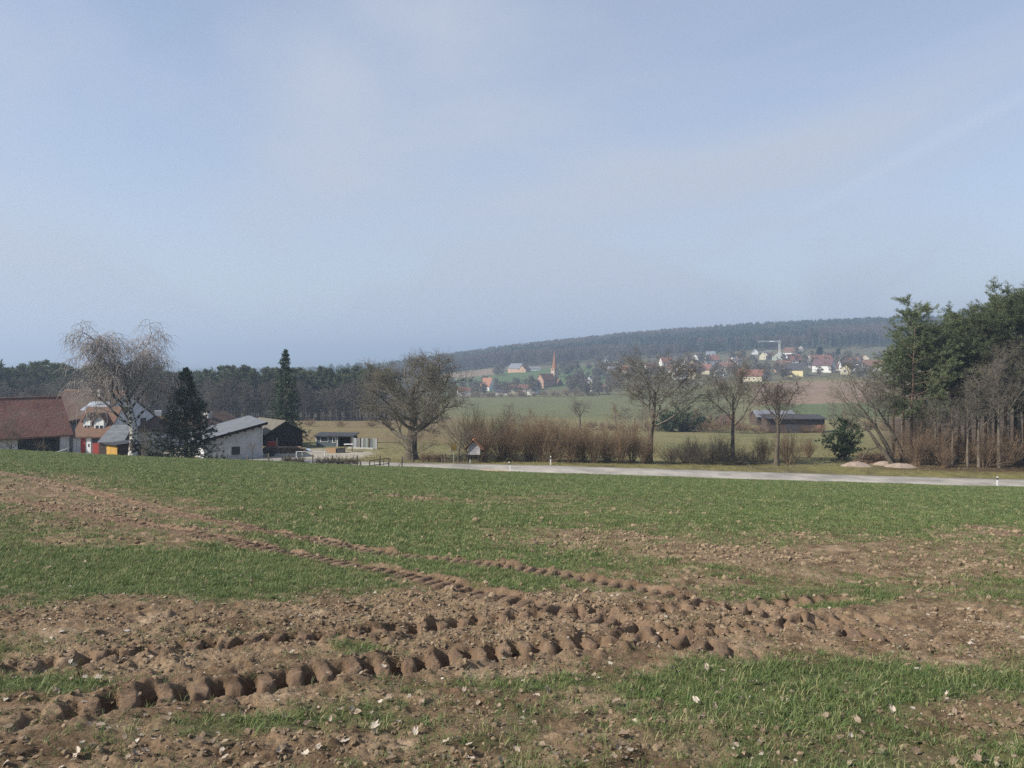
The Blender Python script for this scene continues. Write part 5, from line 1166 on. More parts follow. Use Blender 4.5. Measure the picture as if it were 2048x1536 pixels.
# ------------------------------------------------------------------ the farm
def tile_mat(name, dark, mid, light, moss=(0.10,0.095,0.06)):
    m, N, L, b = new_mat(name); b.inputs['Roughness'].default_value = 0.9
    t = N.new('ShaderNodeTexCoord'); n1 = N.new('ShaderNodeTexNoise'); n1.inputs['Scale'].default_value = 0.55; n1.inputs['Detail'].default_value = 9; n1.inputs['Roughness'].default_value = 0.72; L.new(t.outputs['Object'], n1.inputs['Vector'])
    r = N.new('ShaderNodeValToRGB'); e = r.color_ramp.elements; e[0].position, e[0].color = 0.30, (*dark,1); e[1].position, e[1].color = 0.70, (*light,1); k = e.new(0.48); k.color = (*mid,1); k = e.new(0.58); k.color = (*[0.6*a+0.4*c for a, c in zip(mid, moss)],1)
    L.new(n1.outputs['Fac'], r.inputs[0])
    br = N.new('ShaderNodeTexVoronoi'); br.inputs['Scale'].default_value = 3.2; L.new(t.outputs['Object'], br.inputs['Vector'])
    mx = N.new('ShaderNodeMix'); mx.data_type = 'RGBA'; mx.blend_type = 'OVERLAY'; mx.inputs['Factor'].default_value = 0.10; L.new(r.outputs[0], mx.inputs['A']); L.new(br.outputs['Color'], mx.inputs['B'])
    hs = N.new('ShaderNodeHueSaturation'); hs.inputs['Saturation'].default_value = 0.85; L.new(mx.outputs['Result'], hs.inputs['Color']); L.new(hs.outputs[0], b.inputs['Base Color'])
    bp = N.new('ShaderNodeBump'); bp.inputs['Strength'].default_value = 0.5; bp.inputs['Distance'].default_value = 0.06; L.new(br.outputs['Distance'], bp.inputs['Height']); L.new(bp.outputs[0], b.inputs['Normal'])
    return m
M_TILE_RED = tile_mat("old red plain tiles", (0.090,0.040,0.031), (0.170,0.066,0.046), (0.30,0.150,0.10))
M_TILE_BROWN = tile_mat("brown mossy tiles", (0.052,0.031,0.025), (0.082,0.046,0.036), (0.12,0.074,0.055))
M_TILE_ORANGE = tile_mat("rusty orange tiles", (0.10,0.055,0.038), (0.165,0.085,0.052), (0.25,0.145,0.095))
M_SLATE = mat("weathered grey sheet roof", (0.105,0.112,0.125), (0.175,0.182,0.195), 0.7, 0.8, detail=8, stretch=(1,3,1))
M_RENDER = mat("weathered white render", (0.44,0.45,0.46), (0.60,0.60,0.59), 0.92, 0.7, detail=9, bump=0.1, bscale=30)
M_GWALL = mat("white fibre board gable", (0.46,0.48,0.51), (0.60,0.61,0.63), 0.9, 0.6, detail=8, stretch=(1,2,0.3))
M_DARKWOOD = mat("black brown boards", (0.018,0.016,0.015), (0.035,0.031,0.028), 0.95, 3, stretch=(8,8,0.4), spec=0.1)
M_WOOD = mat("grey weathered wood", (0.115,0.090,0.066), (0.205,0.165,0.125), 0.95, 4, stretch=(5,5,0.7), bump=0.4, bscale=20)
M_YELLOW = mat("yellow stained boards", (0.40,0.225,0.050), (0.56,0.35,0.090), 0.8, 3, stretch=(6,6,0.5), objvar=0.14)
M_REDP = mat("red painted boards", (0.30,0.052,0.045), (0.40,0.080,0.065), 0.85, 3, stretch=(6,6,0.4))
M_STEEL = mat("dark steel", (0.03,0.03,0.032), (0.06,0.06,0.062), 0.6, 3)
M_CONC = mat("pale concrete", (0.36,0.35,0.33), (0.50,0.49,0.46), 0.95, 2, bump=0.2, bscale=20)
def win(parent, x, z, w, h, y, two=True):
    fr_ = MB().box(x-w/2-0.12, x+w/2+0.12, y-0.07, y, z-0.12, z+h+0.12).build("window", M_WHITE, parent)
    if two:
        for s_ in (-1, 1): MB().box(x+s_*w*0.27-w*0.19, x+s_*w*0.27+w*0.19, y-0.10, y-0.05, z, z+h).build("pane", M_PANE, fr_)
    else: MB().box(x-w/2, x+w/2, y-0.10, y-0.05, z, z+h).build("pane", M_PANE, fr_)
    MB().box(x-w/2-0.2, x+w/2+0.2, y-0.16, y-0.071, z-0.22, z-0.13).build("sill", M_WHITE, fr_)
    return fr_
YZ = -11.2
# long red-tiled barn, its right end standing behind the house wing
A = math.radians(45); er = W3(145, 872, 104); rz_ = er.z
lb = empty("long_barn", (er.x, er.y, YZ), A)          # local: -X along the eave to the left, +Y away from the yard
L_, e_, rs = 19.0, rz_-YZ, 4.7
MB().prism([(-L_,0.5,-0.5),(-L_,9.5,-0.5),(-L_,9.5,e_+0.25),(-L_,5,e_+rs-0.15),(-L_,0.5,e_+0.25)], (0.35,0,0)).build("gable_wall", M_RENDER, lb)
MB().prism([(-0.6,0.5,-0.5),(-0.6,9.5,-0.5),(-0.6,9.5,e_+0.25),(-0.6,5,e_+rs-0.15),(-0.6,0.5,e_+0.25)], (0.35,0,0)).build("gable_wall", M_RENDER, lb)
MB().box(-L_+0.36, -6.1, 0.5, 0.8, -0.5, e_+0.35).build("front_wall", M_RENDER, lb); MB().box(-1.3, -0.61, 0.5, 0.8, -0.5, e_+0.35).build("front_wall", M_RENDER, lb)
MB().box(-L_+0.36, -0.61, 9.2, 9.5, -0.5, e_+0.3).build("back_wall", M_RENDER, lb)
MB().bar((-3.2,0.65,-0.5), (-3.2,0.65,e_+0.3), 0.2).build("post", M_WOOD, lb)
MB().box(-6.1, -1.3, 0.55, 0.75, e_+0.05, e_+0.34).build("lintel", M_WOOD, lb)
R_ = MB().prism([(-L_-0.4,0,e_),(-L_-0.4,5,e_+rs),(-L_-0.4,10,e_),(-L_-0.4,10,e_+0.2),(-L_-0.4,5,e_+rs+0.22),(-L_-0.4,0,e_+0.2)], (L_+0.5,0,0)).build("roof", M_TILE_RED, lb)
MB().tube([(-L_-0.4,5,e_+rs+0.2),(0.1,5,e_+rs+0.2)], [0.16,0.16], 8).build("ridge_tiles", M_TILE_ORANGE, R_)
tag(lb, "long low barn with old red-tiled roof and open bay at the left edge", "barn")
# main house, ridge from the pale right gable to the left rear
ap = W3(254, 787, 112); yaw = math.radians(-27); cen = Vector((ap.x, ap.y, 0))-Vector((math.cos(yaw), math.sin(yaw), 0))*6.6
mh = empty("farmhouse", (cen.x, cen.y, YZ), yaw); e_ = 4.2; rs = ap.z-YZ-e_; hl, hw = 6.6, 4.7
MB().prism([(-hl,-hw,-0.5),(-hl,hw,-0.5),(-hl,hw,e_),(-hl,0,e_+rs-0.1),(-hl,-hw,e_)], (2*hl,0,0)).build("wall", M_GWALL, mh)
R_ = MB().prism([(-hl-0.3,-hw-0.5,e_-0.40),(-hl-0.3,0,e_+rs),(-hl-0.3,hw+0.5,e_-0.40),(-hl-0.3,hw+0.5,e_-0.18),(-hl-0.3,0,e_+rs+0.22),(-hl-0.3,-hw-0.5,e_-0.18)], (2*hl+0.42,0,0)).build("roof", M_TILE_BROWN, mh)
MB().tube([(-hl-0.3,0,e_+rs+0.2),(hl+0.1,0,e_+rs+0.2)], [0.17,0.17], 8).build("ridge_tiles", M_TILE_ORANGE, R_)
MB().box(1.6, 2.1, -0.9, -0.4, e_+rs-0.9, e_+rs+0.55).build("chimney", M_CONC, R_)
k = rs/hw
def on_roof(x, y, off): return (x, y, e_+rs+0.22+k*y*(-1 if y > 0 else 1)+off) if y < 0 else (x, y, e_+rs)
MB().prism([on_roof(1.8,-1.9,0.05), on_roof(6.0,-1.9,0.05), on_roof(6.0,-3.4,0.05), on_roof(1.4,-3.4,0.05)], (0,0,0.08)).build("solar_panel", mat("blue grey glass panel", (0.22,0.25,0.30), (0.34,0.37,0.42), 0.3, 1.5), R_)
for (y_, z_) in ((1.6, 1.4), (2.6, 3.2)): MB().box(hl-0.02, hl+0.05, y_-0.45, y_+0.45, z_, z_+1.0).build("window", M_PANE, mh)
MB().box(hl-0.02, hl+0.07, 0.2, 2.2, 2.9, 2.98).build("batten", M_WOOD, mh)
tag(mh, "tall farmhouse with brown roof and pale gable behind the birch", "house")
# front wing with two dormers
wl_p = W3(144, 870, 104); wr_p = W3(214, 871, 104); wg = empty("dormer_wing", ((wl_p.x+wr_p.x)/2, 104.4, YZ), math.radians(-3)); e_ = wl_p.z-YZ; hl = (wr_p.x-wl_p.x)/2
MB().prism([(-hl,0,-0.5),(-hl,6.4,-0.5),(-hl,6.4,e_),(-hl,3.2,e_+3.2),(-hl,0,e_)], (2*hl,0,0)).build("wall", M_RENDER, wg)
MB().prism([(-hl-0.15,-0.4,e_-0.38),(-hl-0.15,3.2,e_+3.25),(-hl-0.15,6.8,e_-0.38),(-hl-0.15,6.8,e_-0.2),(-hl-0.15,3.2,e_+3.45),(-hl-0.15,-0.4,e_-0.2)], (2*hl+0.3,0,0)).build("roof", M_TILE_ORANGE, wg)
for (x_, w_, yf) in ((-0.95, 0.85, 0.75), (0.75, 1.2, 0.65)):
    dm = MB().prism([(x_-w_/2-0.15,yf,e_+0.35),(x_+w_/2+0.15,yf,e_+0.35),(x_+w_/2+0.15,yf,e_+1.75),(x_,yf,e_+2.55),(x_-w_/2-0.15,yf,e_+1.75)], (0,2.2,0)).build("dormer", M_RENDER, wg)
    h2 = w_/2+0.30
    MB().prism([(x_-h2,yf-0.25,e_+1.52),(x_,yf-0.25,e_+2.62),(x_+h2,yf-0.25,e_+1.52),(x_+h2,yf-0.25,e_+1.64),(x_,yf-0.25,e_+2.76),(x_-h2,yf-0.25,e_+1.64)], (0,2.5,0)).build("dormer_roof", M_TILE_ORANGE, dm)
    fr_ = MB().box(x_-w_/2, x_+w_/2, yf-0.08, yf, e_+0.5, e_+1.65).build("window", M_WHITE, wg)
    for s_ in (-1, 1): MB().box(x_+s_*w_*0.24-w_*0.17, x_+s_*w_*0.24+w_*0.17, yf-0.11, yf-0.06, e_+0.62, e_+1.15).build("pane", M_PANE, fr_)
MB().box(-hl+0.9, -hl+1.5, -0.07, 0.02, -0.1, 2.3).build("red_panel", M_REDP, wg); MB().box(-hl+2.5, -hl+3.7, -0.07, 0.02, -0.1, 1.7).build("red_panel", M_REDP, wg)
MB().box(-hl+2.45, -hl+3.75, -0.09, 0.02, 1.72, 2.5).build("dark_window", M_PANE, wg)
dr = MB().box(-hl+1.75, -hl+2.3, -0.12, 0.02, -0.1, 2.35).build("door", M_WHITE, wg); MB().box(-hl+1.95, -hl+2.1, -0.15, -0.10, 1.2, 1.6).build("door_glass", M_PANE, dr)
MB().box(-hl-0.1, -hl+0.35, -0.1, 0.02, -0.4, e_-0.45).build("corner_pilaster", M_RENDER, wg)
tag(wg, "low house wing with two white dormer windows and red panels", "house")
# grey sheet-roofed lean-to
p0 = W3(212, 853, 103.6); p1 = W3(250, 886, 101.4); lt = empty("grey_lean_to", (p0.x, 101.6, YZ))
ww = wx(252, 102)-p0.x
MB().prism([(0,-0.2,p1.z-YZ),(ww,-0.2,p1.z-YZ),(ww-0.4,3.2,p0.z-YZ),(0.25,3.2,p0.z-YZ)], (0,0,0.12)).build("roof", M_SLATE, lt)
MB().box(0.1, ww-0.1, 0, 0.2, -0.5, p1.z-YZ-0.02).build("wall", M_OLDWOOD_SHADE, lt); MB().box(0.3, ww-0.5, 2.9, 3.1, -0.5, p0.z-YZ-0.2).build("wall", M_OLDWOOD_SHADE, lt)
tag(lt, "grey sheet-roofed lean-to between the dormer wing and the birch", "shed")
# low brown-roofed outbuilding with two chimneys
d_ = 117.0; c = W3(330, 852, d_); ob = gable_house("farm_outbuilding", (c.x, d_, YZ), math.radians(24), 8.5, 5.0, 2.6, 1.9, M_RENDER, M_TILE_BROWN, "low brown-roofed outbuilding between the pale gable and the spruce", "house")
for px in (316, 345): q = W3(px, 838, 116.5); m_ = MB().box(-0.45, 0.45, -0.3, 0.3, 0, 1.2).build("chimney", WM["white"], ob); m_.location = ob.matrix_basis.inverted() @ Vector((q.x, q.y, q.z))
# white gable behind the spruce
d_ = 118.0; c = W3(414, 832, d_); gw = gable_house("white_gable_shed", (c.x-1.3, d_+4.0, YZ), math.radians(76)+math.pi, 8.0, 5.2, 2.9, 1.35, M_RENDER, M_TILE_BROWN, "white-walled shed with dark roof edge right behind the spruce", "shed")
q = MB().box(-0.5, 0.5, -0.4, 0.4, 0, 1.3).build("chimney", M_CONC, gw); q.location = gw.matrix_basis.inverted() @ Vector((c.x-0.7, d_+2.2, c.z-0.8))
# white barn with mono-pitch roof
cr_ = W3(525, 916, 102); cr_.z = tz(cr_.x, 102)-0.02; wb = empty("white_barn", cr_, math.radians(28)); hr = W3(525, 851, 102).z-cr_.z; hlft = hr-1.75
Lw, Dw = 7.0, 12.0
MB().prism([(-Lw,0,-0.4),(0,0,-0.4),(0,0,hr),(-Lw,0,hlft)], (0,0.3,0)).build("front_wall", M_RENDER, wb)
MB().prism([(-Lw,Dw-0.3,-0.4),(0,Dw-0.3,-0.4),(0,Dw-0.3,hr),(-Lw,Dw-0.3,hlft)], (0,0.3,0)).build("back_wall", M_RENDER, wb)
MB().box(-0.3, 0, 0.31, Dw-0.31, -0.4, hr-0.05).build("side_wall", M_RENDER, wb); MB().box(-Lw, -Lw+0.3, 0.31, Dw-0.31, -0.4, hlft-0.02).build("side_wall", M_RENDER, wb)
s_ = 1.75/Lw
R_ = MB().prism([(-Lw-0.6,-0.7,hlft+0.02-0.6*s_+0.14),(0.5,-0.7,hr+0.02+0.5*s_+0.14),(0.5,-0.7,hr+0.22+0.5*s_+0.14),(-Lw-0.6,-0.7,hlft+0.22-0.6*s_+0.14)], (0,Dw+1.2,0)).build("roof", M_SLATE, wb)
MB().prism([(-Lw-0.62,-0.74,hlft-0.10-0.6*s_+0.14),(0.52,-0.74,hr-0.10+0.5*s_+0.14),(0.52,-0.74,hr+0.24+0.5*s_+0.14),(-Lw-0.62,-0.74,hlft+0.24-0.6*s_+0.14)], (0,0.035,0)).build("verge_board", M_DARKWOOD, R_)
for i in range(8):
    x_ = -Lw+0.3+i*0.9; z_ = hlft+(x_+Lw)*s_
    MB().box(x_-0.1, x_+0.1, -0.66, -0.005, z_-0.10, z_+0.13).build("rafter_end", M_DARKWOOD, wb)
wf = MB().box(-3.75, -2.75, -0.04, 0.0, 0.62, 1.62).build("window", M_STEEL, wb); MB().box(-3.70, -2.80, -0.06, -0.03, 0.67, 1.57).build("pane", M_PANE, wf); MB().box(-3.85, -2.65, -0.12, -0.005, 0.50, 0.61).build("sill", M_CONC, wf)
MB().tube([(-0.08,-0.09,0), (-0.08,-0.09,hr)], [0.06,0.06], 8).build("downpipe", M_WHITE, wb)
tag(wb, "white rendered barn with grey mono-pitch roof and one dark window", "barn")
# dark wooden barn behind it
ap = W3(570, 841, 113.5); yaw = math.radians(-48); hl, hw = 4.0, 2.7; cen = Vector((ap.x, ap.y, 0))-Vector((math.cos(yaw), math.sin(yaw), 0))*hl
gz = tz(ap.x, ap.y); db = empty("dark_barn", (cen.x, cen.y, gz), yaw); e_ = 2.35; rs = ap.z-gz-e_-0.15
MB().prism([(hl-0.12,-hw,-0.4),(hl-0.12,hw,-0.4),(hl-0.12,hw,e_),(hl-0.12,0,e_+rs),(hl-0.12,-hw,e_)], (0.12,0,0)).build("gable_wall", M_DARKWOOD, db)
MB().box(-hl, hl-0.13, hw-0.12, hw, -0.4, e_).build("back_wall", M_DARKWOOD, db); MB().prism([(-hl,-hw,-0.4),(-hl,hw-0.13,-0.4),(-hl,hw-0.13,e_),(-hl,0,e_+rs),(-hl,-hw,e_)], (0.12,0,0)).build("gable_wall", M_DARKWOOD, db)
for x_ in (-hl+0.3, 0.0, hl-0.3): MB().bar((x_,-hw+0.1,-0.4), (x_,-hw+0.1,e_), 0.18).build("post", M_WOOD, db)
MB().prism([(-hl-0.4,-hw-0.5,e_-0.30),(-hl-0.4,0,e_+rs+0.02),(-hl-0.4,hw+0.5,e_-0.30),(-hl-0.4,hw+0.5,e_-0.16),(-hl-0.4,0,e_+rs+0.16),(-hl-0.4,-hw-0.5,e_-0.16)], (2*hl+0.75,0,0)).build("roof", mat("mossy cement sheet roof", (0.105,0.095,0.075), (0.185,0.165,0.13), 0.9, 1.2, stretch=(4,1,1)), db)
tag(db, "black wooden barn with open front and grey-brown roof", "barn")
# timber in front of the dark barn
M_LOG = mat("cut timber", (0.12,0.085,0.060), (0.24,0.175,0.12), 0.95, 3, objvar=0.3); M_LOGEND = mat("sawn log end", (0.40,0.25,0.13), (0.52,0.35,0.20), 0.9, 4)
lr = random.Random(4); c0 = ground_at(580, 108.5)
for i in range(12):
    ly = i % 4; row = i//4; a = Vector((c0.x-1.7+lr.uniform(-0.25,0.25), c0.y-0.7+ly*0.42+0.15*(row % 2), 0)); ln_ = lr.uniform(2.6, 3.9); q = lr.uniform(-0.16, 0.16)
    zb = tz(a.x+1.5, a.y)+0.14+row*0.25; r_ = lr.uniform(0.11, 0.17)
    lo = empty("timber_log", (a.x, a.y, zb), q); MB().tube([(0,0,0),(ln_*0.5,0,0.02),(ln_,0,lr.uniform(-0.03,0.08))], [r_*1.1,r_,r_*0.9], 8).build("bark", M_LOG, lo)
    MB().tube([(-0.012,0,0),(0.0,0,0)], [r_*0.95,r_*0.95], 8).build("cut_end", M_LOGEND, lo)
    tag(lo, "timber log stacked in front of the black barn", "log", "logs stacked in front of the black barn")
g = ground_at(609, 110); tp = empty("blue_sheet", g, 0.3); MB().prism([(-0.7,-0.5,0.25),(0.75,-0.5,0.05),(0.8,0.5,0.18),(-0.7,0.5,0.5)], (0,0,0.07)).build("sheet", mat("pale blue tarpaulin", (0.32,0.42,0.55), (0.5,0.58,0.66), 0.6, 2), tp); MB().box(-0.6,0.6,-0.4,0.4,-0.1,0.2).build("pallet", M_WOOD, tp); tag(tp, "pale blue sheet over a pallet right of the log stack", "tarpaulin")
g = ground_at(541, 104.5); tr_ = empty("farm_trailer", g, 0.15)
MB().box(-0.85,0.85,-0.55,0.55,0.42,1.0).build("tub", M_STEEL, tr_); MB().box(-0.8,0.8,-0.5,0.5,1.0,1.16).build("load", M_OLDWOOD_SHADE, tr_); MB().box(-0.75,0.75,-0.45,0.45,0.30,0.42).build("chassis", M_STEEL, tr_)
for s_ in (-1, 1): MB().tube([(0.2,s_*0.62,0.3),(0.2,s_*0.46,0.3)], [0.3,0.3], 12).build("wheel", M_STEEL, tr_)
MB().bar((0.85,0,0.4),(1.5,0,0.3),0.08).build("drawbar", M_STEEL, tr_); tag(tr_, "dark small farm trailer beside the white barn's right corner", "trailer")
g = ground_at(543, 109.5); mc = empty("red_machine", g, 0.2); MB().box(-0.5,0.5,-0.4,0.4,0.45,1.35).build("hood", M_REDP, mc); MB().box(-0.6,0.6,-0.5,0.5,0.3,0.5).build("frame", M_STEEL, mc)
for s_ in (-1, 1): MB().tube([(s_*0.45,-0.55,0.32),(s_*0.45,-0.35,0.32)], [0.32,0.32], 12).build("wheel", M_STEEL, mc)
MB().bar((0.75,-0.6,-0.1),(0.75,-0.6,1.9),0.16).build("marker_pole", WM["orange"], mc); tag(mc, "red machine parked in the open front of the black barn", "machine")
# poultry hut with white window frames
p0, p1 = W3(630, 872, 117), W3(706, 874, 117); gz = tz((p0.x+p1.x)/2, 117); ht = empty("poultry_hut", ((p0.x+p1.x)/2, 117, gz), math.radians(-6)); hl = (p1.x-p0.x)/2; e_ = p0.z-gz-0.1
M_TEAL = mat("grey blue boards", (0.075,0.095,0.110), (0.125,0.150,0.165), 0.9, 3, stretch=(8,8,0.4))
MB().box(-hl, 0.55, 0, 2.4, -0.3, e_).build("wall", M_TEAL, ht); MB().box(0.56, hl, 1.2, 2.4, -0.3, e_-0.03).build("wall", M_DARKWOOD, ht)
MB().prism([(-hl-0.25,-0.35,e_+0.02),(hl+0.25,-0.35,e_+0.02),(hl+0.25,2.7,e_+0.28),(-hl-0.25,2.7,e_+0.28)], (0,0,0.12)).build("roof", M_STEEL, ht)
for (x_, z_, w_, h_) in ((-1.45,0.75,1.0,0.6), (-1.75,1.25,0.28,0.35), (0.0,0.65,0.3,0.8)):
    if z_+h_ > e_: h_ = e_-z_-0.15
    fr_ = MB().box(x_-w_/2-0.1, x_+w_/2+0.1, -0.05, 0.0, z_-0.1, z_+h_+0.1).build("window", M_WHITE, ht); MB().box(x_-w_/2, x_+w_/2, -0.08, -0.045, z_, z_+h_).build("pane", M_PANE, fr_)
for x_ in (-hl+0.1, 0.5): MB().box(x_-0.09, x_+0.09, -0.055, -0.003, -0.2, e_-0.02).build("corner_board", WM["grey"], ht)
tag(ht, "low blue-grey poultry hut with white window frames", "hut")
M_PANEL = [mat("weathered panel %d" % i, c1, c2, 0.8, 2, stretch=(4,4,0.5)) for i, (c1, c2) in enumerate((((0.20,0.23,0.22),(0.30,0.33,0.31)), ((0.13,0.14,0.14),(0.20,0.21,0.21)), ((0.30,0.31,0.32),(0.40,0.41,0.42))))]
pa, pb = W3(703, 875, 115.0), W3(755, 876, 114.0); pn = empty("panel_enclosure", (pa.x, pa.y, tz(pa.x, pa.y)), math.atan2(pb.y-pa.y, pb.x-pa.x)); Lp = math.hypot(pb.x-pa.x, pb.y-pa.y); hp = pa.z-pn.location.z
for i in range(11):
    x0 = Lp*i/11; MB().box(x0+0.01, x0+Lp/11-0.02, (i % 2)*0.03, 0.035+(i % 2)*0.03, -0.1, hp-0.06*(i % 3)).build("panel", M_PANEL[(i*2) % 3], pn)
for i in range(4): MB().bar((Lp*i/3,-0.06,-0.2), (Lp*i/3,-0.06,hp*1.02), 0.09).build("post", M_WOOD, pn)
MB().box(-0.1, Lp-0.3, -0.9, -0.7, -0.1, 0.22).build("kerb", M_CONC, pn)
tag(pn, "fence of upright weathered grey panels right of the poultry hut", "fence")
g = ground_at(697, 109.5); gt = empty("garden_table", g, 0.1); MB().box(-0.6,0.6,-0.35,0.35,1.02,1.08).build("top", M_WHITE, gt)
for sx in (-1,1):
    for sy in (-1,1): MB().bar((sx*0.5,sy*0.28,-0.1),(sx*0.5,sy*0.28,1.02),0.06).build("leg", M_WOOD, gt)
tag(gt, "white-topped table in front of the panel fence", "table")
for px, d_, w_, lab in ((664,108.5,1.0,"pale wooden planter box left of the white-topped table"),(681,108.5,0.8,"dark planter box directly beside the white-topped table")):
    g = ground_at(px, d_); pb_ = empty("planter_box", g); mm = M_LOGEND if w_ == 1.0 else M_STEEL
    MB().box(-w_*0.7,w_*0.7,-0.4,-0.34,-0.1,0.6).build("side", mm, pb_); MB().box(-w_*0.7,w_*0.7,0.34,0.4,-0.1,0.6).build("side", mm, pb_); MB().box(-w_*0.7,-w_*0.7+0.06,-0.335,0.335,-0.1,0.6).build("side", mm, pb_); MB().box(w_*0.7-0.06,w_*0.7,-0.335,0.335,-0.1,0.6).build("side", mm, pb_)
    MB().box(-w_*0.7+0.07,w_*0.7-0.07,-0.33,0.33,0.0,0.5).build("soil", M_CLOD, pb_); tag(pb_, lab, "planter")
# yellow shed
c = W3(238, 890, 90.0); gz = tz(c.x, 90.0); sh = empty("yellow_shed", (c.x, 89.6, gz), math.radians(38)); hs = c.z-gz
wl2 = 2.35
MB().box(-2.3, -0.06, 0.06, 2.75, -0.6, hs-0.05).build("body", M_OLDWOOD_SHADE, sh)
for i in range(12):
    x0 = -2.32+i*(2.3/12); MB().box(x0, x0+2.3/12-0.012, -0.0, 0.05, -0.6, hs-0.06).build("plank", M_YELLOW, sh)
for i in range(14):
    y0 = 0.07+i*(2.68/14); MB().box(-0.055, 0.0, y0, y0+2.68/14-0.012, -0.6, hs-0.06).build("plank", M_OLDWOOD_SHADE, sh)  # right face in dark brown: its shade is put into the plank colour
MB().prism([(-2.55,-0.3,hs),(0.3,-0.3,hs),(0.3,3.0,hs+0.18),(-2.55,3.0,hs+0.18)], (0,0,0.09)).build("roof", M_STEEL, sh)
tag(sh, "small yellow-planked shed with flat dark roof at the field edge", "shed")
sh.rotation_euler.z = math.radians(-36)
# round feeding trough
g = ground_at(310, 92.5); z0 = wz(921, 92.5); tro = empty("round_trough", (g.x, 92.5, g.z)); zt = wz(906, 92.5)-g.z
prof = [(0.15,zt-0.75),(0.55,zt-0.66),(0.75,zt-0.35),(0.80,zt),(0.76,zt),(0.70,zt-0.33),(0.5,zt-0.58),(0.01,zt-0.64)]
V = [(r*math.cos(6.283*k/20), r*math.sin(6.283*k/20), z) for r, z in prof for k in range(20)]
m = MB(); m.add(V, [(i*20+k, i*20+(k+1) % 20, (i+1)*20+(k+1) % 20, (i+1)*20+k) for i in range(len(prof)-1) for k in range(20)]); m.build("bowl", M_STEEL, tro)
for k in range(3): a = 2.1*k+0.5; MB().bar((0.5*math.cos(a),0.5*math.sin(a),-0.1),(0.45*math.cos(a),0.45*math.sin(a),zt-0.55),0.07).build("leg", M_STEEL, tro)
MB().bar((-1.05,0,zt+0.06),(1.1,0,zt+0.1),0.05).build("rim_bar", M_WOOD, tro)
tag(tro, "dark round trough on legs under the large bare shrub", "trough")

# ------------------------------------------------------------------ fence, goal, signs, posts, heaps
def post_h(px, ytop, d_): return wz(ytop, d_)
FP = [(454,909,87.5),(496,912,87.3),(537,907,87.0),(577,908,87.0),(625,909,86.8),(665,911,86.6),(714,911,86.4)]
for i, (px, yt, d_) in enumerate(FP):
    g = ground_at(px, d_); zt = wz(yt, d_); o = MB().tube([(0,0,-0.3),(0.01,0,(zt-g.z)*0.5),(0.03*(-1)**i,0.02,zt-g.z),(0.03*(-1)**i,0.02,zt-g.z+0.02)], [0.085,0.08,0.075,0.04], 8).build("fence_post", M_WOOD)
    o.location = g; tag(o, ["first","second","third","fourth","fifth","sixth","seventh"][i]+" grey wooden post of the field-edge fence counted from the dark spruce", "post", "posts along the field edge")
# the gate: posts and rails right of the brush piles
ga = empty("paddock_gate", ground_at(739, 86.2)); o0 = ga.location
def rel(px, py, d_): v = W3(px, py, d_); return (v.x-o0.x, v.y-o0.y, v.z-o0.z)
for px, yt, yb, d_ in ((721,922,942,84.8),(739,920,942,84.6),(777.5,915,937,85.4),(804,913,936,87.2),(760,911,930,87.6)):
    t, b_ = rel(px, yt, d_), rel(px, yb+4, d_); MB().tube([b_, t], [0.085,0.075], 8).build("post", M_WOOD, ga)
for px, yt, yb in ((749,919.5,936),(758.5,919,935),(767,918.5,935)): MB().bar(rel(px, yb, 84.9), rel(px, yt, 84.9), 0.06).build("upright", M_WOOD, ga)
MB().bar(rel(739,921,84.5), rel(777,916.5,85.3), 0.07, 0.09).build("rail", M_WOOD, ga); MB().bar(rel(739,931,84.5), rel(777,927,85.3), 0.06, 0.08).build("rail", M_WOOD, ga)
MB().bar(rel(796,936,86.6), rel(803,921,87.15), 0.07).build("brace", M_WOOD, ga)
tag(ga, "wooden paddock gate with posts and rails beside the road bend", "gate")
# brush piles
def brush(seed, w, h, n=70):
    rg_ = np.random.default_rng(seed); p = np.zeros((n, 4, 3)); p[:,0] = np.c_[rg_.uniform(-w/2, w/2, n), rg_.uniform(-0.4, 0.4, n), rg_.uniform(0, h*0.45, n)]
    d = _norm(np.c_[rg_.normal(0, 1, n), rg_.normal(0, 0.6, n), np.abs(rg_.normal(0, 0.55, n))]); L = rg_.uniform(0.4, 1.1, n)
    for k in range(1, 4): d = _norm(d+0.2*rg_.normal(size=(n,3))); p[:,k] = p[:,k-1]+d*(L/3)[:,None]*0.8
    B = Br(p, np.linspace(0.028, 0.012, 4)[None]*np.ones((n,1)), L); T = sprout(rg_, B, 3, 0.2, 1.0, 0.5, 45, 15, 3, 0.2, 0.02, 0.6, 0.009, 0.6)
    v, q = tubes([B, T], [4, 3]); v[:,2] = np.maximum(v[:,2], -0.05); return mesh_np("brush_pile", v, q)
for i, (px, w_, h_, lab) in enumerate(((575,1.0,0.45,"small dark heap of cuttings left of the goal"),(598,0.9,0.5,"heap of dark cuttings between the goal posts"),(660,2.6,0.75,"wide heap of dark cuttings right of the goal"),(698,1.6,1.05,"tangled heap of cuttings beside the gate post"))):
    d_ = 85.2; g = ground_at(px, d_); o = obj("brush_pile", brush(800+i, w_, h_, int(40*w_)+30), M_TWIG_DARK); o.location = (g.x, g.y, g.z); tag(o, lab, "brush pile")
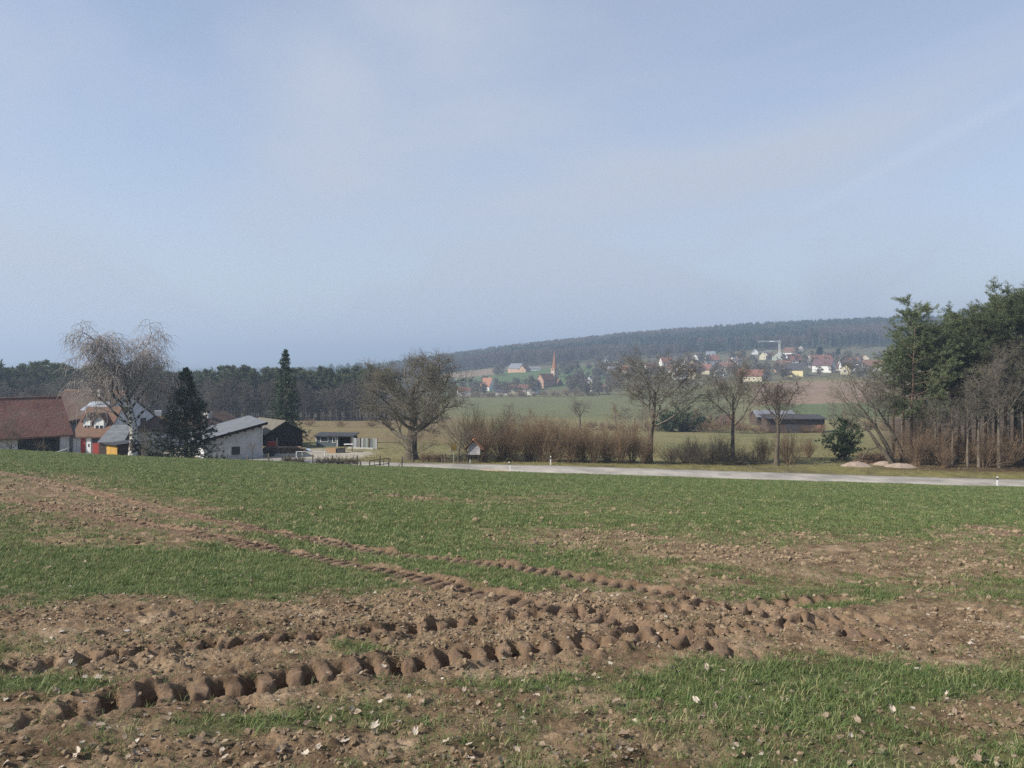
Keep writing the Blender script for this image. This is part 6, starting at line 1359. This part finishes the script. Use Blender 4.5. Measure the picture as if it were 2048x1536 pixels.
# football goal
d1, d2 = 88.4, 89.8; gl = empty("football_goal", ground_at(620, d1)); o0 = gl.location; rr = 0.055
for px, yt, d_ in ((593,903,d1),(650,904,d1)):
    t = rel(px, yt, d_); MB().tube([(t[0],t[1],-0.2), t], [rr,rr], 8).build("post", M_WHITE, gl)
a, b_ = rel(593,903.5,d1), rel(650,904.5,d1); MB().tube([a, b_], [rr*0.8,rr*0.8], 8).build("crossbar", WM["grey"], gl)
c = rel(604,905,d2); MB().tube([a, (a[0]+0.5,a[1]+0.5,a[2]-0.04), c, (c[0]+0.12,c[1]+0.2,-0.2)], [0.035]*4, 8).build("back_stay", M_WHITE, gl)
e_ = rel(655,905,d2); MB().tube([b_, (b_[0]+0.25,b_[1]+0.6,b_[2]-0.05), (e_[0]+0.1,e_[1],-0.2)], [0.035]*3, 8).build("back_stay", M_WHITE, gl)
tag(gl, "white football goal frame in front of the farm yard", "goal")
# marker posts
M_BLACK = mat("black band", (0.015,0.015,0.015), (0.025,0.025,0.025), 0.6)
def delineator(px, yb, d_, lean, lab, h=1.0):
    x_ = wx(px, d_); g = Vector((x_, d_, tz(x_, d_))); o = empty("marker_post", g); o.rotation_euler = (0, lean, 0)
    MB().prism([(-0.06,-0.05,-0.2),(0.06,-0.05,-0.2),(0.05,0.07,-0.2),(-0.05,0.07,-0.2)], (0,0,0.2+h*0.70)).build("shaft", M_WHITE, o)
    MB().prism([(-0.0605,-0.0505,h*0.701),(0.0605,-0.0505,h*0.701),(0.0505,0.0705,h*0.701),(-0.0505,0.0705,h*0.701)], (0,0,h*0.18)).build("black_band", M_BLACK, o)
    MB().prism([(-0.06,-0.05,h*0.882),(0.06,-0.05,h*0.882),(0.05,0.07,h*0.882),(-0.05,0.07,h*0.882)], (0,0,h*0.13)).build("head", M_WHITE, o)
    tag(o, lab, "marker post", "white road marker posts")
delineator(1021, 943, 82.9, -0.16, "leaning white marker post with black band on the near road edge")
delineator(1101, 930, 91.2, 0.0, "upright white marker post with black band before the reddish hedge")
delineator(1995, 974, 82.6, 0.0, "white marker post on the near road edge at the far right", 1.05)
g = ground_at(940, 92.3); o = MB().prism([(-0.05,-0.05,-0.1),(0.05,-0.05,-0.1),(0.05,0.05,-0.1),(-0.05,0.05,-0.1)], (0,0,0.5)).build("short_marker", M_WHITE); o.location = g; tag(o, "short white stake at the left leg of the notice board", "stake")
# roofed notice board
d_ = 93.0; L0, R0 = W3(938, 898, d_), W3(959, 898, d_); gz = tz((L0.x+R0.x)/2, d_); nb = empty("notice_board", ((L0.x+R0.x)/2, d_, gz), math.radians(-14)); hw = 0.66; zb, ze, za = wz(909, d_)-gz, wz(893, d_)-gz, wz(880.5, d_)-gz
for s_ in (-1, 1): MB().box(s_*hw-0.06, s_*hw+0.06, -0.02, 0.10, -0.3, ze).build("post", M_DARKWOOD, nb)
MB().box(-hw+0.061, hw-0.061, 0.0, 0.08, zb-0.28, zb-0.18).build("cross_rail", M_DARKWOOD, nb)
bd = MB().prism([(-hw-0.06,-0.07,zb),(hw+0.06,-0.07,zb),(hw+0.06,-0.07,ze),(0,-0.07,za-0.10),(-hw-0.06,-0.07,ze)], (0,0.045,0)).build("board", mat("grey notice board", (0.30,0.28,0.29), (0.40,0.38,0.385), 0.85, 2), nb)
M_INK = mat("dark board lines", (0.10,0.09,0.10), (0.14,0.13,0.14), 0.9)
for z_, w_ in ((0.12,0.8),(0.24,0.6),(0.36,0.9),(0.50,0.7),(0.72,1.25),(0.95,0.75),(1.06,0.5)):
    if zb+z_ < za-0.3: MB().box(-w_/2*0.9, w_/2*0.9, -0.078, -0.069, zb+z_, zb+z_+0.035).build("board_line", M_INK, bd)
M_BTILE = mat("bright clay tiles", (0.40,0.17,0.085), (0.55,0.27,0.15), 0.85, 5, objvar=0.12)
k_ = (za-ze)/hw
for s_, nm in ((-1, "roof_slope"), (1, "roof_slope")):
    x1 = s_*(hw+0.42); z1 = ze-k_*0.36
    rsl = MB().prism([(0,-0.42,za),(x1,-0.42,z1),(x1,-0.42,z1+0.05),(0,-0.42,za+0.07)], (0,0.95,0)).build(nm, M_DARKWOOD, nb)
    for i in range(4):
        for j in range(4):
            f0, f1 = i/4, (i+1)/4+0.03; y0 = -0.44+j*0.25
            MB().prism([(x1*f0,y0,za+(z1-za)*f0+0.085),(x1*min(f1,1.02),y0,za+(z1-za)*f1+0.10),(x1*min(f1,1.02),y0,za+(z1-za)*f1+0.13),(x1*f0,y0,za+(z1-za)*f0+0.115)], (0,0.235,0)).build("tile", M_BTILE, rsl)
MB().tube([(0,-0.45,za+0.13),(0,0.56,za+0.13)], [0.09,0.09], 8).build("ridge_tile", M_BTILE, nb)
tag(nb, "grey notice board under a steep little red-tiled roof by the road", "notice board")
# place-name sign seen from behind; its yellow is darkened to paint in shade
d_ = 92.6; a, b_ = W3(902, 889, d_), W3(912, 901.5, d_); gz = tz(a.x, d_); sg = empty("place_sign", ((a.x+b_.x)/2, d_, gz), 0.12)
MB().box(-0.33, 0.33, -0.03, 0.0, b_.z-gz, a.z-gz).build("panel", mat("shade-darkened yellow sign", (0.17,0.115,0.022), (0.25,0.175,0.045), 0.7, 4), sg)
for x_ in (-0.36, 0.36): MB().tube([(x_,0.03,b_.z-gz-0.12),(x_,0.03,a.z-gz+0.06)], [0.028,0.028], 8).build("side_bar", M_CONC, sg)
MB().tube([(0.05,0.03,-0.3),(0.0,0.03,b_.z-gz)], [0.032,0.032], 8).build("post", M_CONC, sg); MB().bar((-0.38,0.03,b_.z-gz-0.1),(0.38,0.03,b_.z-gz-0.1),0.04).build("cross_bar", M_CONC, sg)
tag(sg, "yellow road sign seen from behind, shade painted into its colour, left of the notice board", "sign")
# old garden posts and low clipped hedge left of the sign
for px, h_, lab in ((884,1.0,"old grey stump post at the right end of the clipped hedge"),(891,1.05,"old grey stump post beside the yellow sign")):
    g = ground_at(px, 93.3); o = MB().tube([(0,0,-0.2),(0.02,0,h_*0.6),(-0.03,0,h_)], [0.13,0.11,0.09], 7).build("stump_post", M_BARK); o.location = g; tag(o, lab, "post")
hm_ = coppice(830, 1.35, 1.6, 34, 30, twig=0.008)
for i, px in enumerate((846,858,870,880)):
    g = ground_at(px, 93.6+0.3*(i % 2)); place_tree("clipped_hedge_bush", hm_, (M_TWIG_RED, M_TWIG_RED), g, "low clipped brown bush under the broad tree by the road", "bush", "clipped bushes under the broad tree", rz=i*1.1, sc=(1.0,0.8,0.9), parts=("stems","twigs"))
# sand heaps in front of the wood
M_SAND = mat("pinkish sand", (0.24,0.185,0.145), (0.37,0.295,0.24), 0.95, 2.5, detail=9, bump=0.5, bscale=7)
def heap(seed, w, dpt, h):
    n = 26; xs, ys = np.meshgrid(np.linspace(-1,1,n), np.linspace(-1,1,n)); r = np.sqrt(xs**2+ys**2); z = h*np.clip(1-r**1.5, 0, 1)*(0.65+0.7*fbm(xs*2.2+seed, ys*2.2, seed, 4))+0.05*h*(fbm(xs*8, ys*8, seed+5, 3)-0.5)-0.08-0.25*np.clip(r-0.95, 0, 1)
    return mesh_np("sand_heap", np.c_[(xs*w/2).ravel(), (ys*dpt/2).ravel(), z.ravel()], grid_faces(n, n), smooth=True)
for i, (px, d_, w_, h_, lab) in enumerate(((1712,95.2,4.2,0.62,"left pinkish sand heap before the juniper"),(1768,96.3,3.0,0.5,"small middle sand heap under the leaning trunk"),(1800,95.0,4.4,0.55,"right pale sand heap at the wood corner"))):
    g = ground_at(px, d_); o = obj("sand_heap", heap(900+i, w_, 2.2, h_), M_SAND); o.location = g; tag(o, lab, "sand heap")
g = ground_at(1748, 98.0); o = obj("earth_mound", heap(910, 6.5, 3.0, 1.15), mat("brushy brown earth", (0.10,0.062,0.040), (0.19,0.125,0.08), 0.95, 3, detail=9, bump=0.8, bscale=9)); o.location = g; tag(o, "brown brush-covered earth mound behind the sand heaps", "mound")
g = ground_at(1756, 97.0); o = obj("brush_pile", brush(840, 4.6, 0.9, 150), M_TWIG_RED); o.location = (g.x, g.y, g.z+0.7); tag(o, "reddish heap of brushwood on top of the earth mound", "brush pile")
# bare earth patch beside the leaning marker post
px_ = wx(990, 83.0); n = 30; xs, ys = np.meshgrid(np.linspace(-2.1,2.1,n), np.linspace(-1.5,1.3,n)); X = px_+xs; Y = 82.0+ys; z = field_z(X.ravel(), Y.ravel()).reshape(X.shape)
k = 1-(xs/2.0)**2-(ys/1.3)**2+0.5*(fbm(xs*1.5, ys*1.5, 920, 3)-0.5)
o = obj("earth_patch", mesh_np("earth_patch", np.c_[X.ravel(), Y.ravel(), (z-0.12+0.30*np.clip(k, 0, 1)**0.5).ravel()], grid_faces(n, n), smooth=True), mat("pale dry earth", (0.36,0.26,0.17), (0.47,0.36,0.25), 0.95, 3, bump=0.5, bscale=8)); tag(o, "flat pale heap of bare earth beside the leaning marker post", "earth heap")
# garden clutter by the long barn: stakes, slab, dead flower stalks
for px, d_, h_, lab in ((75,91,2.3,"thin dark pollard stake before the white barn wall"),(89,91,2.2,"thin dark stake right of the pollard stake"),(128,92,2.3,"pale stake in front of the barn's open bay"),(286,88,2.0,"thin pale stake left of the round trough")):
    g = ground_at(px, d_); o = empty("garden_stake", g); MB().bar((0,0,-0.2),(0.02,0,h_),0.07).build("stake", M_WOOD, o)
    if px < 100: v, q = tubes([sprout(np.random.default_rng(px), trunk_br([(0,0,h_*0.8),(0.02,0,h_)], [0.05,0.04]), 16, 0.6, 1, 2.2, 50, 15, 3, 0.2, 0.1, 0.4, 0.014, 0.6)], [3]); obj("shoots", mesh_np("shoots", v, q), M_TWIG_DARK, o)
    tag(o, lab, "stake")
g = W3(125, 899, 91); sl_ = empty("white_slab", (g.x, 91, tz(g.x, 91)), 0.2); zz0 = g.z-sl_.location.z; MB().prism([(-0.75,-0.3,zz0-0.35),(0.55,-0.3,zz0+0.08),(0.6,0.4,zz0+0.1),(-0.7,0.4,zz0-0.33)], (0,0,0.07)).build("slab", M_WHITE, sl_)
for x_ in (-0.5, 0.4): MB().bar((x_,0,-0.1),(x_,0,zz0-0.02-(0.3 if x_ < 0 else 0)),0.07).build("leg", M_WOOD, sl_)
tag(sl_, "tilted white slab on legs in front of the barn's open bay", "slab")
gsh = coppice(850, 1.9, 1.4, 16, 26)
for i, (px, lab) in enumerate(((28,"knee-high garden shrub left of the barn wall"),(52,"garden shrub at the left end of the white wall"),(102,"garden shrub right of the dark stakes"),(146,"garden shrub left of the red panels"),(178,"garden shrub before the white door"),(200,"garden shrub left of the yellow shed"))):
    g = ground_at(px, 91.5); place_tree("garden_shrub", gsh, (M_TWIG_OLIVE, M_TWIG_OLIVE), g, lab, "shrub", rz=i, sc=0.95+0.1*(i % 3), parts=("stems","twigs"))

# ------------------------------------------------------------------ haze: one closed box of even, pale air
hz_ = MB().box(-16000, 16000, -400, 24500, -115, 122).mesh("haze")
hm = bpy.data.materials.new("haze air"); hm.use_nodes = True; hn = hm.node_tree.nodes; hl_ = hm.node_tree.links
for n_ in list(hn): hn.remove(n_)
ho = hn.new('ShaderNodeOutputMaterial'); pv = hn.new('ShaderNodeVolumePrincipled')
pv.inputs['Color'].default_value = (0.63, 0.79, 1.0, 1); pv.inputs['Density'].default_value = 0.00041; pv.inputs['Anisotropy'].default_value = 0.2
hl_.new(pv.outputs[0], ho.inputs['Volume'])
hz = obj("haze", hz_, hm); tag(hz, kind="stuff"); hz["label"] = "pale blue spring haze over the valley"
